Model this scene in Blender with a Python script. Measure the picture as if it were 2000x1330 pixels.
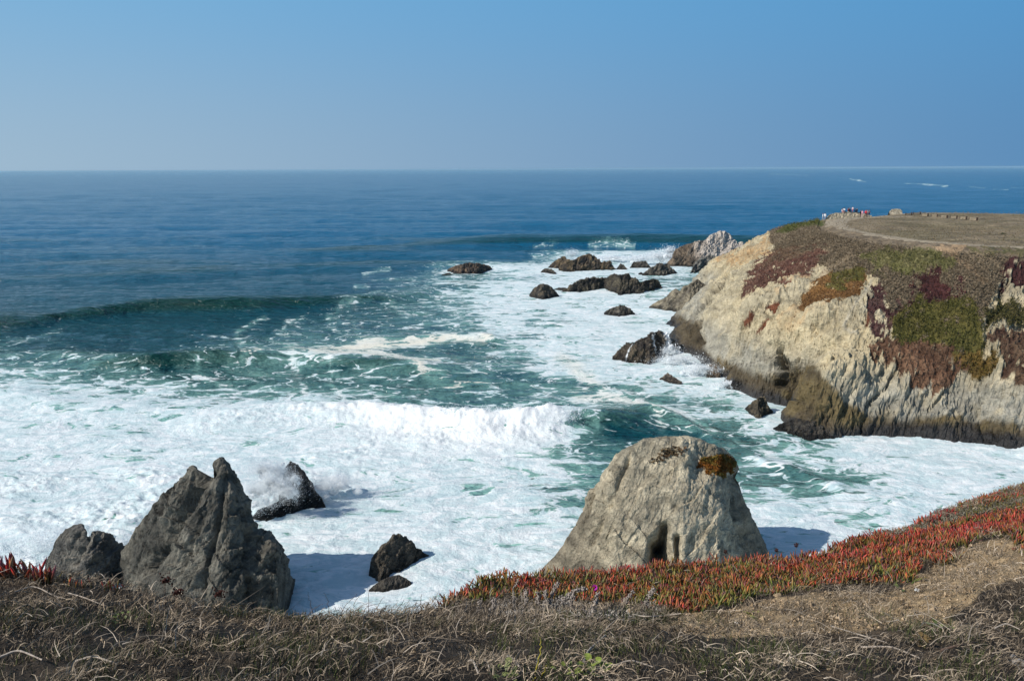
import bpy, bmesh, math, random
import numpy as np
from mathutils import Vector, Quaternion

# ------------------------------------------------------------------ scene, camera, light
scene = bpy.context.scene
for o in list(bpy.data.objects):
    bpy.data.objects.remove(o, do_unlink=True)
COL = scene.collection
random.seed(7)
RNG = np.random.default_rng(11)

F = 1528.0                      # focal length in photo pixels (2000 wide)
H = 34.0                        # eye height over the water
PITCH = math.atan((665 - 330) / F)
CP, SP = math.cos(PITCH), math.sin(PITCH)
ROLL = 0.0048                    # the photograph is tilted a touch: the horizon sits lower at the left

cam_d = bpy.data.cameras.new('camera')
cam_d.sensor_width = 36.0
cam_d.lens = 36.0 * F / 2000.0
cam_d.clip_start = 0.05
cam_d.clip_end = 90000.0
cam = bpy.data.objects.new('camera', cam_d)
COL.objects.link(cam)
cam.location = (0, 0, H)
cam.rotation_mode = 'QUATERNION'
cam.rotation_quaternion = Quaternion((1, 0, 0), math.pi/2 - PITCH) @ Quaternion((0, 0, 1), -ROLL)
scene.camera = cam

SUN_EL = math.radians(39)
sx, sy = -0.93, -0.37           # horizontal direction towards the sun
sl = math.hypot(sx, sy); sx /= sl; sy /= sl
SUN = Vector((sx * math.cos(SUN_EL), sy * math.cos(SUN_EL), math.sin(SUN_EL)))

world = bpy.data.worlds.new('World')
scene.world = world
world.use_nodes = True
wn = world.node_tree
for n in list(wn.nodes): wn.nodes.remove(n)
w_out = wn.nodes.new('ShaderNodeOutputWorld')
w_bg = wn.nodes.new('ShaderNodeBackground')
w_sky = wn.nodes.new('ShaderNodeTexSky')
w_sky.sky_type = 'NISHITA'
w_sky.sun_disc = False
w_sky.sun_elevation = SUN_EL
w_sky.sun_rotation = math.atan2(sx, sy)
w_sky.altitude = 30
w_sky.air_density = 1.0
w_sky.dust_density = 0.6
w_sky.ozone_density = 2.5
w_bg.inputs['Strength'].default_value = 0.095
# marine haze low in the sky, all the way round
w_tc = wn.nodes.new('ShaderNodeTexCoord'); w_sep = wn.nodes.new('ShaderNodeSeparateXYZ')
wn.links.new(w_tc.outputs['Generated'], w_sep.inputs[0])
w_r = wn.nodes.new('ShaderNodeMapRange'); w_r.interpolation_type = 'SMOOTHSTEP'
w_r.inputs[1].default_value = -0.02; w_r.inputs[2].default_value = 0.23; w_r.inputs[3].default_value = 1.0; w_r.inputs[4].default_value = 0.0
wn.links.new(w_sep.outputs['Z'], w_r.inputs[0])
w_x = wn.nodes.new('ShaderNodeMapRange')      # paler towards the sun's side
w_x.inputs[1].default_value = -0.6; w_x.inputs[2].default_value = 0.6
wn.links.new(w_sep.outputs['X'], w_x.inputs[0])
def w_mix(fac, a, b):
    nd = wn.nodes.new('ShaderNodeMix'); nd.data_type = 'RGBA'
    wn.links.new(fac, nd.inputs[0])
    for k_, v_ in ((6, a), (7, b)):
        if isinstance(v_, tuple): nd.inputs[k_].default_value = (*v_, 1)
        else: wn.links.new(v_, nd.inputs[k_])
    return nd.outputs[2]
w_low = w_mix(w_x.outputs[0], (3.75, 5.25, 6.6), (1.10, 2.70, 5.0))
w_mid = w_mix(w_x.outputs[0], (2.15, 4.7, 7.4), (.90, 3.2, 6.25))
w_r2 = wn.nodes.new('ShaderNodeMapRange'); w_r2.interpolation_type = 'SMOOTHSTEP'
w_r2.inputs[1].default_value = 0.2; w_r2.inputs[2].default_value = 0.7
wn.links.new(w_sep.outputs['Z'], w_r2.inputs[0])
w_lo = w_mix(w_r.outputs[0], w_mid, w_low)
w_all = w_mix(w_r2.outputs[0], w_lo, w_sky.outputs[0])
wn.links.new(w_all, w_bg.inputs['Color'])
wn.links.new(w_bg.outputs[0], w_out.inputs['Surface'])

sun_d = bpy.data.lights.new('sun', 'SUN')
sun_d.energy = 4.4
sun_d.angle = math.radians(0.53)
sun_d.color = (1.0, 0.95, 0.87)
sun = bpy.data.objects.new('sun', sun_d)
COL.objects.link(sun)
sun.rotation_euler = SUN.to_track_quat('Z', 'Y').to_euler()
sun.location = (0, 0, 200)

vs = scene.view_settings
vs.view_transform = 'Standard'
vs.look = 'None'
vs.exposure = 0.0
vs.gamma = 1.0
vs.use_curve_mapping = False

# ------------------------------------------------------------------ maths helpers
def ray(px, py):
    a = (px - 1000) / F; b = (665 - py) / F
    a, b = a*math.cos(ROLL) + b*math.sin(ROLL), b*math.cos(ROLL) - a*math.sin(ROLL)
    return a, CP + b * SP, -SP + b * CP

def unproj_z(px, py, z):
    """point where the sight line through (px, py) crosses height z"""
    dx, dy, dz = ray(px, py)
    t = (z - H) / dz
    return np.array([dx * t, dy * t, z])

def unproj_y(px, py, Y):
    dx, dy, dz = ray(px, py)
    t = Y / dy
    return np.array([dx * t, Y, H + dz * t])

def proj(X, Y, Z):
    zr = Z - H
    zc = Y * CP - zr * SP
    yc = Y * SP + zr * CP
    zc = np.maximum(zc, 1e-3)
    a, b = X / zc, yc / zc
    a, b = a*math.cos(ROLL) - b*math.sin(ROLL), b*math.cos(ROLL) + a*math.sin(ROLL)
    return 1000 + a * F, 665 - b * F

_perm = np.random.default_rng(5).permutation(4096).astype(np.int64)
_g = np.random.default_rng(6).normal(size=(4096, 3)); _g /= np.linalg.norm(_g, axis=1)[:, None]
_rv = np.random.default_rng(8).random((4096, 3))

def _h(i, j, k):
    return _perm[(_perm[(_perm[i & 4095] + j) & 4095] + k) & 4095]

def perlin(x, y, z=0.0):
    x, y, z = np.broadcast_arrays(np.asarray(x, float), np.asarray(y, float), np.asarray(z, float))
    xi, yi, zi = np.floor(x).astype(np.int64), np.floor(y).astype(np.int64), np.floor(z).astype(np.int64)
    xf, yf, zf = x - xi, y - yi, z - zi
    u = xf**3*(xf*(xf*6-15)+10); v = yf**3*(yf*(yf*6-15)+10); w = zf**3*(zf*(zf*6-15)+10)
    r = 0
    for a in (0, 1):
        wa = u if a else 1 - u
        for b in (0, 1):
            wb = v if b else 1 - v
            for c in (0, 1):
                wc = w if c else 1 - w
                g = _g[_h(xi + a, yi + b, zi + c)]
                r = r + wa*wb*wc*(g[..., 0]*(xf-a) + g[..., 1]*(yf-b) + g[..., 2]*(zf-c))
    return r * 1.5

def fbm(x, y, z=0.0, o=4, gain=0.5):
    r, a, s = 0, 1.0, 0
    for i in range(o):
        r = r + a * perlin(x * 2.03**i + 17.3*i, y * 2.03**i - 9.1*i, np.asarray(z) * 2.03**i + 3.7*i)
        s += a; a *= gain
    return r / s

def ridged(x, y, z=0.0, o=4, gain=0.5):
    r, a, s = 0, 1.0, 0
    for i in range(o):
        n = 1 - np.abs(perlin(x * 2.1**i + 11*i, y * 2.1**i + 5*i, np.asarray(z) * 2.1**i - 7*i)) * 2
        r = r + a * n; s += a; a *= gain
    return r / s

def facet(P, size, seed=0):
    """craggy facets: each Voronoi cell is a randomly tilted plane. returns (offset, edge distance)"""
    Q = P / size + seed * 13.7
    base = np.floor(Q).astype(np.int64)
    d1 = np.full(len(P), 1e9); d2 = np.full(len(P), 1e9); off = np.zeros(len(P)); off2 = np.zeros(len(P))
    for a in (-1, 0, 1):
        for b in (-1, 0, 1):
            for c in (-1, 0, 1):
                ce = base + np.array([a, b, c])
                hh = _h(ce[:, 0], ce[:, 1], ce[:, 2])
                pt = ce + _rv[hh]
                dv = Q - pt
                d = np.sqrt((dv**2).sum(1))
                g = _g[(hh * 7 + 3) & 4095]
                o_ = (dv * g).sum(1) + (_rv[(hh * 3 + 1) & 4095, 0] - .5) * .9
                m = d < d1; m2 = (~m) & (d < d2)
                off2 = np.where(m, off, np.where(m2, o_, off2))
                d2 = np.where(m, d1, np.minimum(d2, d))
                off = np.where(m, o_, off)
                d1 = np.where(m, d, d1)
    e = d2 - d1
    k = .5*np.clip(e/.14, 0, 1)
    return off*(.5 + k) + off2*(.5 - k), e

def sstep(a, b, x):
    t = np.clip((x - a) / (b - a), 0, 1)
    return t * t * (3 - 2 * t)

def in_poly(px, py, poly):
    r = np.zeros(px.shape, bool)
    n = len(poly)
    for i in range(n):
        x1, y1 = poly[i]; x2, y2 = poly[(i + 1) % n]
        if y1 == y2: continue
        c = ((y1 > py) != (y2 > py)) & (px < (x2 - x1) * (py - y1) / (y2 - y1) + x1)
        r ^= c
    return r

def line_dist(px, py, pts):
    """distance to a polyline, and the 0..1 position along it"""
    best = np.full(px.shape, 1e9); tt = np.zeros(px.shape)
    n = len(pts) - 1
    for i in range(n):
        x1, y1 = pts[i][:2]; x2, y2 = pts[i + 1][:2]
        dx, dy = x2 - x1, y2 - y1
        L = dx*dx + dy*dy + 1e-9
        t = np.clip(((px - x1)*dx + (py - y1)*dy) / L, 0, 1)
        d = np.hypot(px - x1 - t*dx, py - y1 - t*dy)
        m = d < best
        best = np.where(m, d, best); tt = np.where(m, (i + t) / n, tt)
    return best, tt

class Surf:
    """smooth height field through scattered points"""
    def __init__(s, pts, c=4.0, scale=1.0, lam=0.0):
        P = np.array(pts, float)
        s.x, s.y, s.c = P[:, 0], P[:, 1], c
        n = len(P)
        K = np.sqrt((s.x[:, None]-s.x)**2 + (s.y[:, None]-s.y)**2 + c*c)
        A = np.zeros((n+3, n+3)); A[:n, :n] = K - lam*np.eye(n)
        A[:n, n] = 1; A[:n, n+1] = s.x; A[:n, n+2] = s.y
        A[n, :n] = 1; A[n+1, :n] = s.x; A[n+2, :n] = s.y
        b = np.zeros(n+3); b[:n] = P[:, 2]
        s.w = np.linalg.solve(A, b)
    def __call__(s, X, Y):
        X = np.asarray(X, float); Y = np.asarray(Y, float)
        r = s.w[-3] + s.w[-2]*X + s.w[-1]*Y
        for i in range(len(s.x)):
            r = r + s.w[i]*np.sqrt((X-s.x[i])**2 + (Y-s.y[i])**2 + s.c*s.c)
        return r

# ------------------------------------------------------------------ object helpers
def mesh_from(name, V, Fc, smooth=True):
    me = bpy.data.meshes.new(name)
    V = np.ascontiguousarray(V, dtype=np.float32); Fc = np.ascontiguousarray(Fc, dtype=np.int32)
    k = Fc.shape[1]
    me.vertices.add(len(V)); me.vertices.foreach_set('co', V.ravel())
    me.loops.add(Fc.size); me.loops.foreach_set('vertex_index', Fc.ravel())
    me.polygons.add(len(Fc))
    me.polygons.foreach_set('loop_start', np.arange(len(Fc), dtype=np.int32) * k)
    me.polygons.foreach_set('use_smooth', np.full(len(Fc), smooth))
    me.update(calc_edges=True)
    return me

def grid_faces(nr, nc, wrap=False):
    i = np.arange(nr - 1)[:, None]; j = np.arange(nc if wrap else nc - 1)[None, :]
    j2 = (j + 1) % nc
    a = i*nc + j; b = i*nc + j2; c = (i+1)*nc + j2; d = (i+1)*nc + j
    return np.stack([a, b, c, d], -1).reshape(-1, 4)

def set_col(me, name, C):
    C = np.asarray(C, np.float32)
    if C.ndim == 1:
        at = me.attributes.new(name, 'FLOAT', 'POINT'); at.data.foreach_set('value', C)
    else:
        if C.shape[1] == 3: C = np.hstack([C, np.ones((len(C), 1), np.float32)])
        at = me.attributes.new(name, 'FLOAT_COLOR', 'POINT'); at.data.foreach_set('color', C.ravel())

def link(name, me, mat=None, parent=None, loc=None):
    o = bpy.data.objects.new(name, me)
    COL.objects.link(o)
    if mat and me and not me.materials: me.materials.append(mat)
    if parent: o.parent = parent
    if loc is not None: o.location = loc
    return o

def tag(o, label=None, cat=None, group=None, kind=None):
    if label: o['label'] = label
    if cat: o['category'] = cat
    if group: o['group'] = group
    if kind: o['kind'] = kind
    return o

def normals_grid(P, nr, nc):
    G = P.reshape(nr, nc, 3)
    du = np.gradient(G, axis=1); dv = np.gradient(G, axis=0)
    n = np.cross(du, dv)
    n /= np.linalg.norm(n, axis=2)[..., None] + 1e-9
    return n.reshape(-1, 3)

# ------------------------------------------------------------------ material helpers
def new_mat(name):
    m = bpy.data.materials.new(name); m.use_nodes = True
    nt = m.node_tree
    for n in list(nt.nodes): nt.nodes.remove(n)
    out = nt.nodes.new('ShaderNodeOutputMaterial')
    return m, nt, out

class NT:
    def __init__(s, nt): s.nt = nt
    def n(s, t, **kw):
        nd = s.nt.nodes.new(t)
        for k, v in kw.items(): setattr(nd, k, v)
        return nd
    def l(s, a, b): s.nt.links.new(a, b)
    def val(s, sock, v):
        if hasattr(v, 'is_linked') or hasattr(v, 'links'): s.l(v, sock)
        else: sock.default_value = v
    def math(s, op, a, b=None, c=None, clamp=False):
        nd = s.n('ShaderNodeMath', operation=op); nd.use_clamp = clamp
        s.val(nd.inputs[0], a)
        if b is not None: s.val(nd.inputs[1], b)
        if c is not None: s.val(nd.inputs[2], c)
        return nd.outputs[0]
    def mix(s, fac, a, b, mode='MIX'):
        nd = s.n('ShaderNodeMix', data_type='RGBA', blend_type=mode)
        s.val(nd.inputs[0], fac); 
        for i, v in ((6, a), (7, b)):
            if isinstance(v, tuple): nd.inputs[i].default_value = (*v[:3], 1)
            else: s.l(v, nd.inputs[i])
        return nd.outputs[2]
    def coord(s, scale=(1, 1, 1), rot=(0, 0, 0), src=None):
        tc = s.n('ShaderNodeNewGeometry')
        mp = s.n('ShaderNodeMapping')
        mp.inputs['Scale'].default_value = scale; mp.inputs['Rotation'].default_value = rot
        s.l(src if src else tc.outputs['Position'], mp.inputs[0])
        return mp.outputs[0]
    def noise(s, co, scale=1, det=4, rough=0.5, dist=0.0):
        nd = s.n('ShaderNodeTexNoise')
        nd.inputs['Scale'].default_value = scale; nd.inputs['Detail'].default_value = det
        nd.inputs['Roughness'].default_value = rough; nd.inputs['Distortion'].default_value = dist
        s.l(co, nd.inputs['Vector'])
        return nd.outputs['Fac']
    def voro(s, co, scale=1, feature='F1', rnd=1.0):
        nd = s.n('ShaderNodeTexVoronoi', feature=feature)
        nd.inputs['Scale'].default_value = scale; nd.inputs['Randomness'].default_value = rnd
        s.l(co, nd.inputs['Vector'])
        return nd.outputs['Distance']
    def map(s, v, a, b, c=0.0, d=1.0, smooth=True):
        nd = s.n('ShaderNodeMapRange'); nd.interpolation_type = 'SMOOTHSTEP' if smooth else 'LINEAR'
        s.val(nd.inputs[0], v)
        for i, q in ((1, a), (2, b), (3, c), (4, d)): s.val(nd.inputs[i], q)
        return nd.outputs[0]
    def attr(s, name, col=False):
        nd = s.n('ShaderNodeAttribute', attribute_name=name)
        return nd.outputs['Color'] if col else nd.outputs['Fac']
    def bump(s, h, strength=1.0, dist=0.1, normal=None):
        nd = s.n('ShaderNodeBump')
        s.val(nd.inputs['Strength'], strength); s.val(nd.inputs['Distance'], dist)
        s.l(h, nd.inputs['Height'])
        if normal: s.l(normal, nd.inputs['Normal'])
        return nd.outputs[0]
    def bsdf(s, color, rough=0.9, spec=0.2, normal=None):
        nd = s.n('ShaderNodeBsdfPrincipled')
        if isinstance(color, tuple): nd.inputs['Base Color'].default_value = (*color[:3], 1)
        else: s.l(color, nd.inputs['Base Color'])
        s.val(nd.inputs['Roughness'], rough); s.val(nd.inputs['Specular IOR Level'], spec)
        if normal: s.l(normal, nd.inputs['Normal'])
        return nd

def simple_mat(name, color, rough=0.85, var=0.35, scale=20.0, bump=0.0, spec=0.2, attr=None):
    m, nt, out = new_mat(name); q = NT(nt)
    co = q.coord()
    n = q.noise(co, scale, 3, 0.6)
    f = q.map(n, 0.3, 0.7, 1 - var, 1 + var)
    base = q.attr(attr, True) if attr else color
    mul = q.n('ShaderNodeVectorMath', operation='SCALE')
    if attr: q.l(base, mul.inputs[0])
    else: mul.inputs[0].default_value = color[:3]
    q.l(f, mul.inputs['Scale'])
    nm = q.bump(n, 1.0, bump) if bump else None
    b = q.bsdf(mul.outputs[0], rough, spec, nm)
    q.l(b.outputs[0], out.inputs[0])
    return m

# rock and land material: vertex colour times weathering at two scales
def land_mat(name, s1, s2, bump1, bump2, rough=0.92, var=0.4, strata=(1, 1, 1), srot=(0, 0, 0), wet=True):
    m, nt, out = new_mat(name); q = NT(nt)
    co = q.coord(); cs = q.coord(strata, srot)
    n1 = q.noise(cs, s1, 8, 0.62, 0.6)
    n2 = q.noise(co, s2, 6, 0.65)
    v = q.voro(cs, s1 * 2.2, 'DISTANCE_TO_EDGE')
    f = q.math('MULTIPLY', q.map(n1, 0.28, 0.72, 1 - var, 1 + var), q.map(n2, 0.28, 0.72, 1 - var*.7, 1 + var*.7))
    mul = q.n('ShaderNodeVectorMath', operation='SCALE')
    q.l(q.attr('col', True), mul.inputs[0]); q.l(f, mul.inputs['Scale'])
    b1 = q.bump(n1, 1.0, bump1)
    b2 = q.bump(n2, 1.0, bump2, b1)
    b3 = q.bump(q.map(v, 0.0, 0.12), 0.35, bump1 * .3, b2)
    rg = q.math('SUBTRACT', rough, q.math('MULTIPLY', q.attr('wet'), 0.5)) if wet else rough
    b = q.bsdf(mul.outputs[0], rg, 0.25, b3)
    q.l(b.outputs[0], out.inputs[0])
    return m

# ------------------------------------------------------------------ sea
DX = np.arange(0, 2001, 100)
DEN = {  # foam cover, tenths, read along rows of the photograph
 455: '0 0 0 0 0 0 0 0 0 0 0 0 0 0 0 0 0 0 0 0 0',
 480: '0 0 0 0 0 0 0 0 0 0 1 1 1 1 0 0 0 0 0 0 0',
 500: '0 0 0 0 0 0 0 0 0 0 0 5 8 9 4 0 0 0 0 0 0',
 520: '0 0 0 0 0 0 0 0 1 6 7 8 8 8 6 0 0 0 0 0 0',
 545: '0 0 0 0 0 0 0 1 3 6 7 8 8 6 6 0 0 0 0 0 0',
 570: '0 0 0 0 0 0 0 1 4 6 8 9 8 6 5 0 0 0 0 0 0',
 600: '0 0 0 0 0 0 1 3 4 6 8 8 8 8 5 0 0 0 0 0 0',
 640: '1 1 0 0 1 2 3 3 4 5 7 8 8 9 9 5 5 5 5 5 5',
 680: '2 2 1 1 3 4 5 5 5 5 6 8 9 9 9 5 5 5 5 5 5',
 720: '6 5 4 2 3 5 5 5 5 5 5 7 8 9 9 8 5 5 5 5 5',
 745: '7 6 6 5 5 4 4 4 4 4 5 6 6 6 8 9 9 5 5 5 5',
 775: '8 8 7 7 7 7 6 5 4 4 4 5 5 6 7 8 9 9 5 5 5',
 800: '9 8 8 9 9 9 10 9 6 4 5 7 5 5 7 8 9 9 9 9 9',
 825: '10 9 9 9 10 10 10 10 10 9 8 8 3 4 5 8 8 9 9 9 9',
 850: '9 9 8 9 9 9 10 10 9 10 10 7 1 2 3 7 8 9 9 9 9',
 880: '9 9 8 9 9 9 10 10 9 9 8 6 4 4 4 6 7 9 9 9 10',
 910: '9 8 9 9 9 9 10 10 9 8 8 6 6 6 5 5 6 8 9 9 9',
 940: '10 10 9 10 10 10 10 9 9 9 8 7 6 6 6 6 5 6 8 9 9',
 980: '10 10 10 10 10 10 10 10 9 9 8 7 7 7 6 7 6 7 8 9 9',
 1020: '10 10 10 10 10 10 9 9 9 9 9 8 7 7 7 7 7 8 8 8 8',
 1080: '10 10 10 10 10 8 9 9 9 9 9 9 9 9 9 9 9 9 9 9 9',
 1150: '9 9 9 9 9 7 7 8 9 9 9 9 9 9 9 9 9 9 9 9 9',
 1300: '9 9 9 9 9 9 9 9 9 9 9 9 9 9 9 9 9 9 9 9 9'}
DY = np.array(sorted(DEN)); DM = np.array([[float(v) for v in DEN[y].split()] for y in DY]) / 10

def den_at(px, py):
    fx = np.clip(px / 100, 0, 19.999); ix = fx.astype(int); tx = fx - ix; tx = tx*tx*(3-2*tx)
    iy = np.clip(np.searchsorted(DY, py) - 1, 0, len(DY) - 2)
    ty = np.clip((py - DY[iy]) / (DY[iy + 1] - DY[iy]), 0, 1)
    return (DM[iy, ix]*(1-tx) + DM[iy, ix+1]*tx)*(1-ty) + (DM[iy+1, ix]*(1-tx) + DM[iy+1, ix+1]*tx)*ty

# swells: (crest polyline in the photo, heights along it, front width, back width in metres)
SWELLS = [
 ([(560, 492), (760, 478), (1000, 463), (1250, 463), (1500, 465), (1750, 470)], [0, 1.4, 3.4, 3.2, 3.2, 2.0], 11, 24),
 ([(600, 432), (900, 434), (1250, 431), (1500, 433)], [0, 1.8, 2.2, 1.6], 15, 28),
 ([(900, 402), (1200, 401), (1600, 404)], [1.2, 2.4, 2.2], 20, 36),
 ([(-400, 640), (0, 618), (60, 622), (160, 604), (300, 587), (450, 584), (600, 584), (760, 576), (900, 560)], [1.4, 2.6, 1.8, 2.4, 3.2, 3.3, 2.3, 1.7, .5], 6.0, 14),
 ([(-300, 700), (80, 690), (210, 700), (300, 696), (420, 690), (560, 688), (700, 700), (820, 715), (930, 722)], [.5, .8, 2.0, 2.8, 2.8, 2.1, 1.8, 1.6, .6], 4.2, 9),
 ([(-300, 760), (0, 765), (200, 795), (400, 800), (560, 795), (700, 795), (820, 806), (950, 814), (1040, 806), (1112, 800), (1190, 806), (1330, 806)], [.6, .6, .7, .8, 1.0, 1.3, 1.7, 2.1, 2.5, 2.4, 1.6, .5], 4.2, 5.0),
 ([(1230, 800), (1270, 797), (1330, 815), (1390, 850)], [.2, .9, .8, .3], 2.4, 3),
 ([(-200, 548), (100, 540), (420, 528), (640, 520)], [1.0, 1.1, 1.0, .2], 9, 18),
 ([(0, 470), (350, 462), (700, 450)], [.9, 1.3, .3], 14, 26),
 ([(870, 655), (940, 652), (1000, 665)], [.3, 1.0, .2], 2.2, 3.5),
 ([(1440, 880), (1520, 905), (1640, 948), (1720, 960)], [.3, .5, .5, .2], 2.0, 3),
 ([(900, 540), (1000, 542), (1130, 520)], [.4, .7, .3], 4, 8),
]
STREAKS = [  # (polyline, half width px, strength, cream)
 ([(745, 572), (700, 588), (668, 600), (640, 622), (655, 640)], 6, 1.0, .3),
 ([(640, 622), (690, 632), (700, 648)], 5, .8, .3),
 ([(595, 620), (555, 632), (560, 655), (530, 665), (575, 682)], 6, .9, .4),
 ([(520, 622), (455, 648), (475, 668), (490, 690), (510, 705)], 5, .9, .3),
 ([(470, 710), (505, 700), (600, 690), (700, 678), (800, 668), (860, 664)], 7, 1.1, 1),
 ([(540, 695), (620, 702), (700, 698), (780, 708), (850, 712)], 7, 1.1, .8),
 ([(620, 690), (720, 690), (800, 700)], 5, 1.0, .8),
 ([(810, 715), (830, 740), (880, 752), (950, 742)], 9, 1.0, 1),
 ([(700, 668), (800, 662), (880, 660), (930, 668), (960, 660)], 6, 1.0, .9),
 ([(395, 698), (385, 730), (410, 745), (450, 752)], 5, 1.0, .2),
 ([(570, 702), (580, 740), (600, 770)], 5, .9, .3), ([(635, 712), (645, 745), (675, 785)], 4, .9, .3),
 ([(450, 735), (430, 760), (470, 775), (530, 788)], 5, .8, .1), ([(380, 748), (300, 760), (230, 775)], 5, .6, 0),
 ([(740, 770), (800, 780), (850, 800)], 5, .8, .1), ([(120, 645), (60, 660), (0, 680)], 5, .6, .1),
 ([(0, 661), (60, 663), (110, 662)], 4, .6, .1), ([(755, 585), (770, 605), (800, 620)], 4, .8, .2),
 ([(715, 536), (740, 530), (760, 528)], 5, .9, .1), ([(690, 560), (715, 562)], 4, .8, .1),
 ([(725, 551), (800, 545), (880, 530)], 4, .7, .1), ([(320, 478), (425, 480)], 1.6, .55, 0),
 ([(1100, 700), (1180, 770), (1240, 785), (1300, 800), (1340, 830), (1420, 872)], 9, .8, .7),
 ([(1130, 770), (1200, 778), (1270, 790), (1290, 830)], 12, .8, .8),
 ([(1300, 790), (1360, 830), (1450, 870), (1540, 905)], 5, .9, .3),
 ([(1070, 468), (1120, 466)], 1.6, 1.1, .1), ([(1040, 479), (1090, 478)], 1.3, .9, .1), ([(1150, 479), (1190, 477), (1240, 480)], 1.8, 1.1, .1),
 ([(1040, 500), (1180, 492), (1300, 489)], 5, 1.0, 0),
 ([(1500, 340), (1580, 343)], .8, .8, 0), ([(1660, 350), (1690, 355)], 1.5, 1.1, 0), ([(1768, 358), (1852, 364)], 1.2, 1.2, 0),
 ([(1890, 365), (1925, 367)], 1, .8, 0), ([(1940, 370), (1968, 371)], 1, 1, 0), ([(1975, 366), (2010, 366)], 1, .9, 0),
 ([(0, 411), (118, 408)], 1.2, .5, 0), ([(560, 420), (680, 415)], .8, .35, 0),
]
# the crest of each swell as a curve on the water
SW = []
for pts, hs, wf, wb in SWELLS:
    P = np.array([unproj_z(x, y, h * .8)[:2] for (x, y), h in zip(pts, hs)])
    SW.append((P[:, 0], P[:, 1], np.array(hs, float), wf, wb))

def smooth_interp(x, xp, fp):
    i = np.clip(np.searchsorted(xp, x) - 1, 0, len(xp) - 2)
    t = np.clip((x - xp[i]) / (xp[i+1] - xp[i]), 0, 1)
    t = t*t*(3 - 2*t)*.6 + t*.4
    return fp[i]*(1-t) + fp[i+1]*t

def sea_surface(X, Y, far=None):
    """height of the water and the foam attributes at world points"""
    px, py = proj(X, Y, np.zeros_like(X))
    wob = fbm(X*.035, Y*.035, 3.3, 3)
    px2 = px + (38*fbm(X*.09, Y*.05, 1.1, 3) + 22*fbm(X*.4, Y*.3, 4.1, 3)) * np.clip(60/np.maximum(Y, 1), .1, 1)*2
    py2 = py + (30*fbm(X*.06, Y*.09, 7.1, 3) + 16*fbm(X*.35, Y*.35, 2.1, 3)) * np.clip(60/np.maximum(Y, 1), .1, 1)*1.2
    d = den_at(px2, py2)
    d = np.where(py < 455, 0, d)
    cream = np.zeros_like(X)
    near = Y < 3000
    for pts, w, s, cr in STREAKS:
        ld, tt = line_dist(px2*.7 + px*.3, py2*.5 + py*.5, pts)
        k = np.exp(-(ld / (w*1.15))**2) * s
        d = np.maximum(d, np.minimum(d + k*.18, .72)); d = np.maximum(d, k*.56)
        cream = np.maximum(cream, k*cr*.8*(d < .9))
    d = d - .17*sstep(-.15, .35, fbm(X*.055, Y*.10, 21.0, 3))*(d > .45)
    # heights
    z = np.zeros_like(X)
    face = np.zeros_like(X)
    for xs, ys, hs, wf, wb in SW:
        yc = smooth_interp(X, xs, ys) + wob*2.0
        a = np.interp(X, xs, hs)
        a = a*np.exp(-np.maximum(X - xs[-1], 0)/(9.0 + 3*wb*(hs[-1] > .9)))*np.exp(-np.maximum(xs[0] - X, 0)/(9.0 + 3*wb*(hs[0] > .5)))
        dy = Y - yc
        g = np.where(dy < 0, np.exp(-(dy/wf)**2*1.4), np.exp(-(dy/wb)**2*1.2))
        z += a * g
    # long ocean swell, fading in offshore
    off = sstep(130, 320, Y)
    z += off * (.55*np.sin((Y + 8*fbm(X*.006, Y*.01, 0, 2) * 6 + X*.05) / 8.4) + .9*fbm(X*.012, Y*.032, 5.0, 3)*2) * sstep(4000, 1200, Y)
    amp = .30 + .25*off
    z += amp*fbm(X*.09, Y*.2, 2.0, 4) * sstep(1500, 500, Y)
    near_k = sstep(320, 160, Y)
    z += near_k*.30*fbm(X*.16, Y*.30, 4.0, 4)
    z += near_k*.10*fbm(X*.7, Y*1.0, 9.0, 3)
    # churned white water: lumps
    churn = sstep(.86, 1.0, d) * sstep(220, 120, Y)
    brk = np.zeros_like(X)
    xs, ys, hs, wf, wb = SW[5]
    yc = smooth_interp(X, xs, ys) + wob*2.0
    dy = Y - yc
    xr = unproj_z(1115, 805, 0)[0]; xl = unproj_z(600, 820, 0)[0]
    brk = np.where((dy > -20) & (dy < 2.4), 1, 0) * sstep(xr + 1.5, xr - 4.5, X + 5*fbm(X*.4, Y*.4, 7.0, 3)) * sstep(xl - 8, xl + 16, X) * sstep(-17, -5, dy + 4*fbm(X*.25, Y*.25, 8.0, 3)) * sstep(1.8, .0, dy + 2.2*fbm(X*.5, Y*.3, 3.0, 3))
    brk = np.where(dy < 0, brk*np.exp(np.minimum(dy, 0)/14), brk)
    puff = 1 - np.abs(fbm(X*.40, Y*.85, 6.0, 3))*2.6
    puff2 = 1 - np.abs(fbm(X*1.0, Y*2.0, 1.0, 3))*2.6
    z += brk*(.50*puff*(.45 + 1.3*fbm(X*.12, Y*.12, 2.0, 2)) + .20*puff2 + .8*fbm(X*.22, Y*.3, 15.0, 3)) + churn*(1-brk)*(.30*puff*(.4 + 1.4*np.clip(wob + .4, 0, 1)) + .12*puff2 + .6*fbm(X*.13, Y*.2, 12.0, 3))
    d = np.maximum(d, brk)
    face = np.clip(face, 0, 1)
    return z, np.clip(d, 0, 1), np.clip(cream, 0, 1), brk

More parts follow.
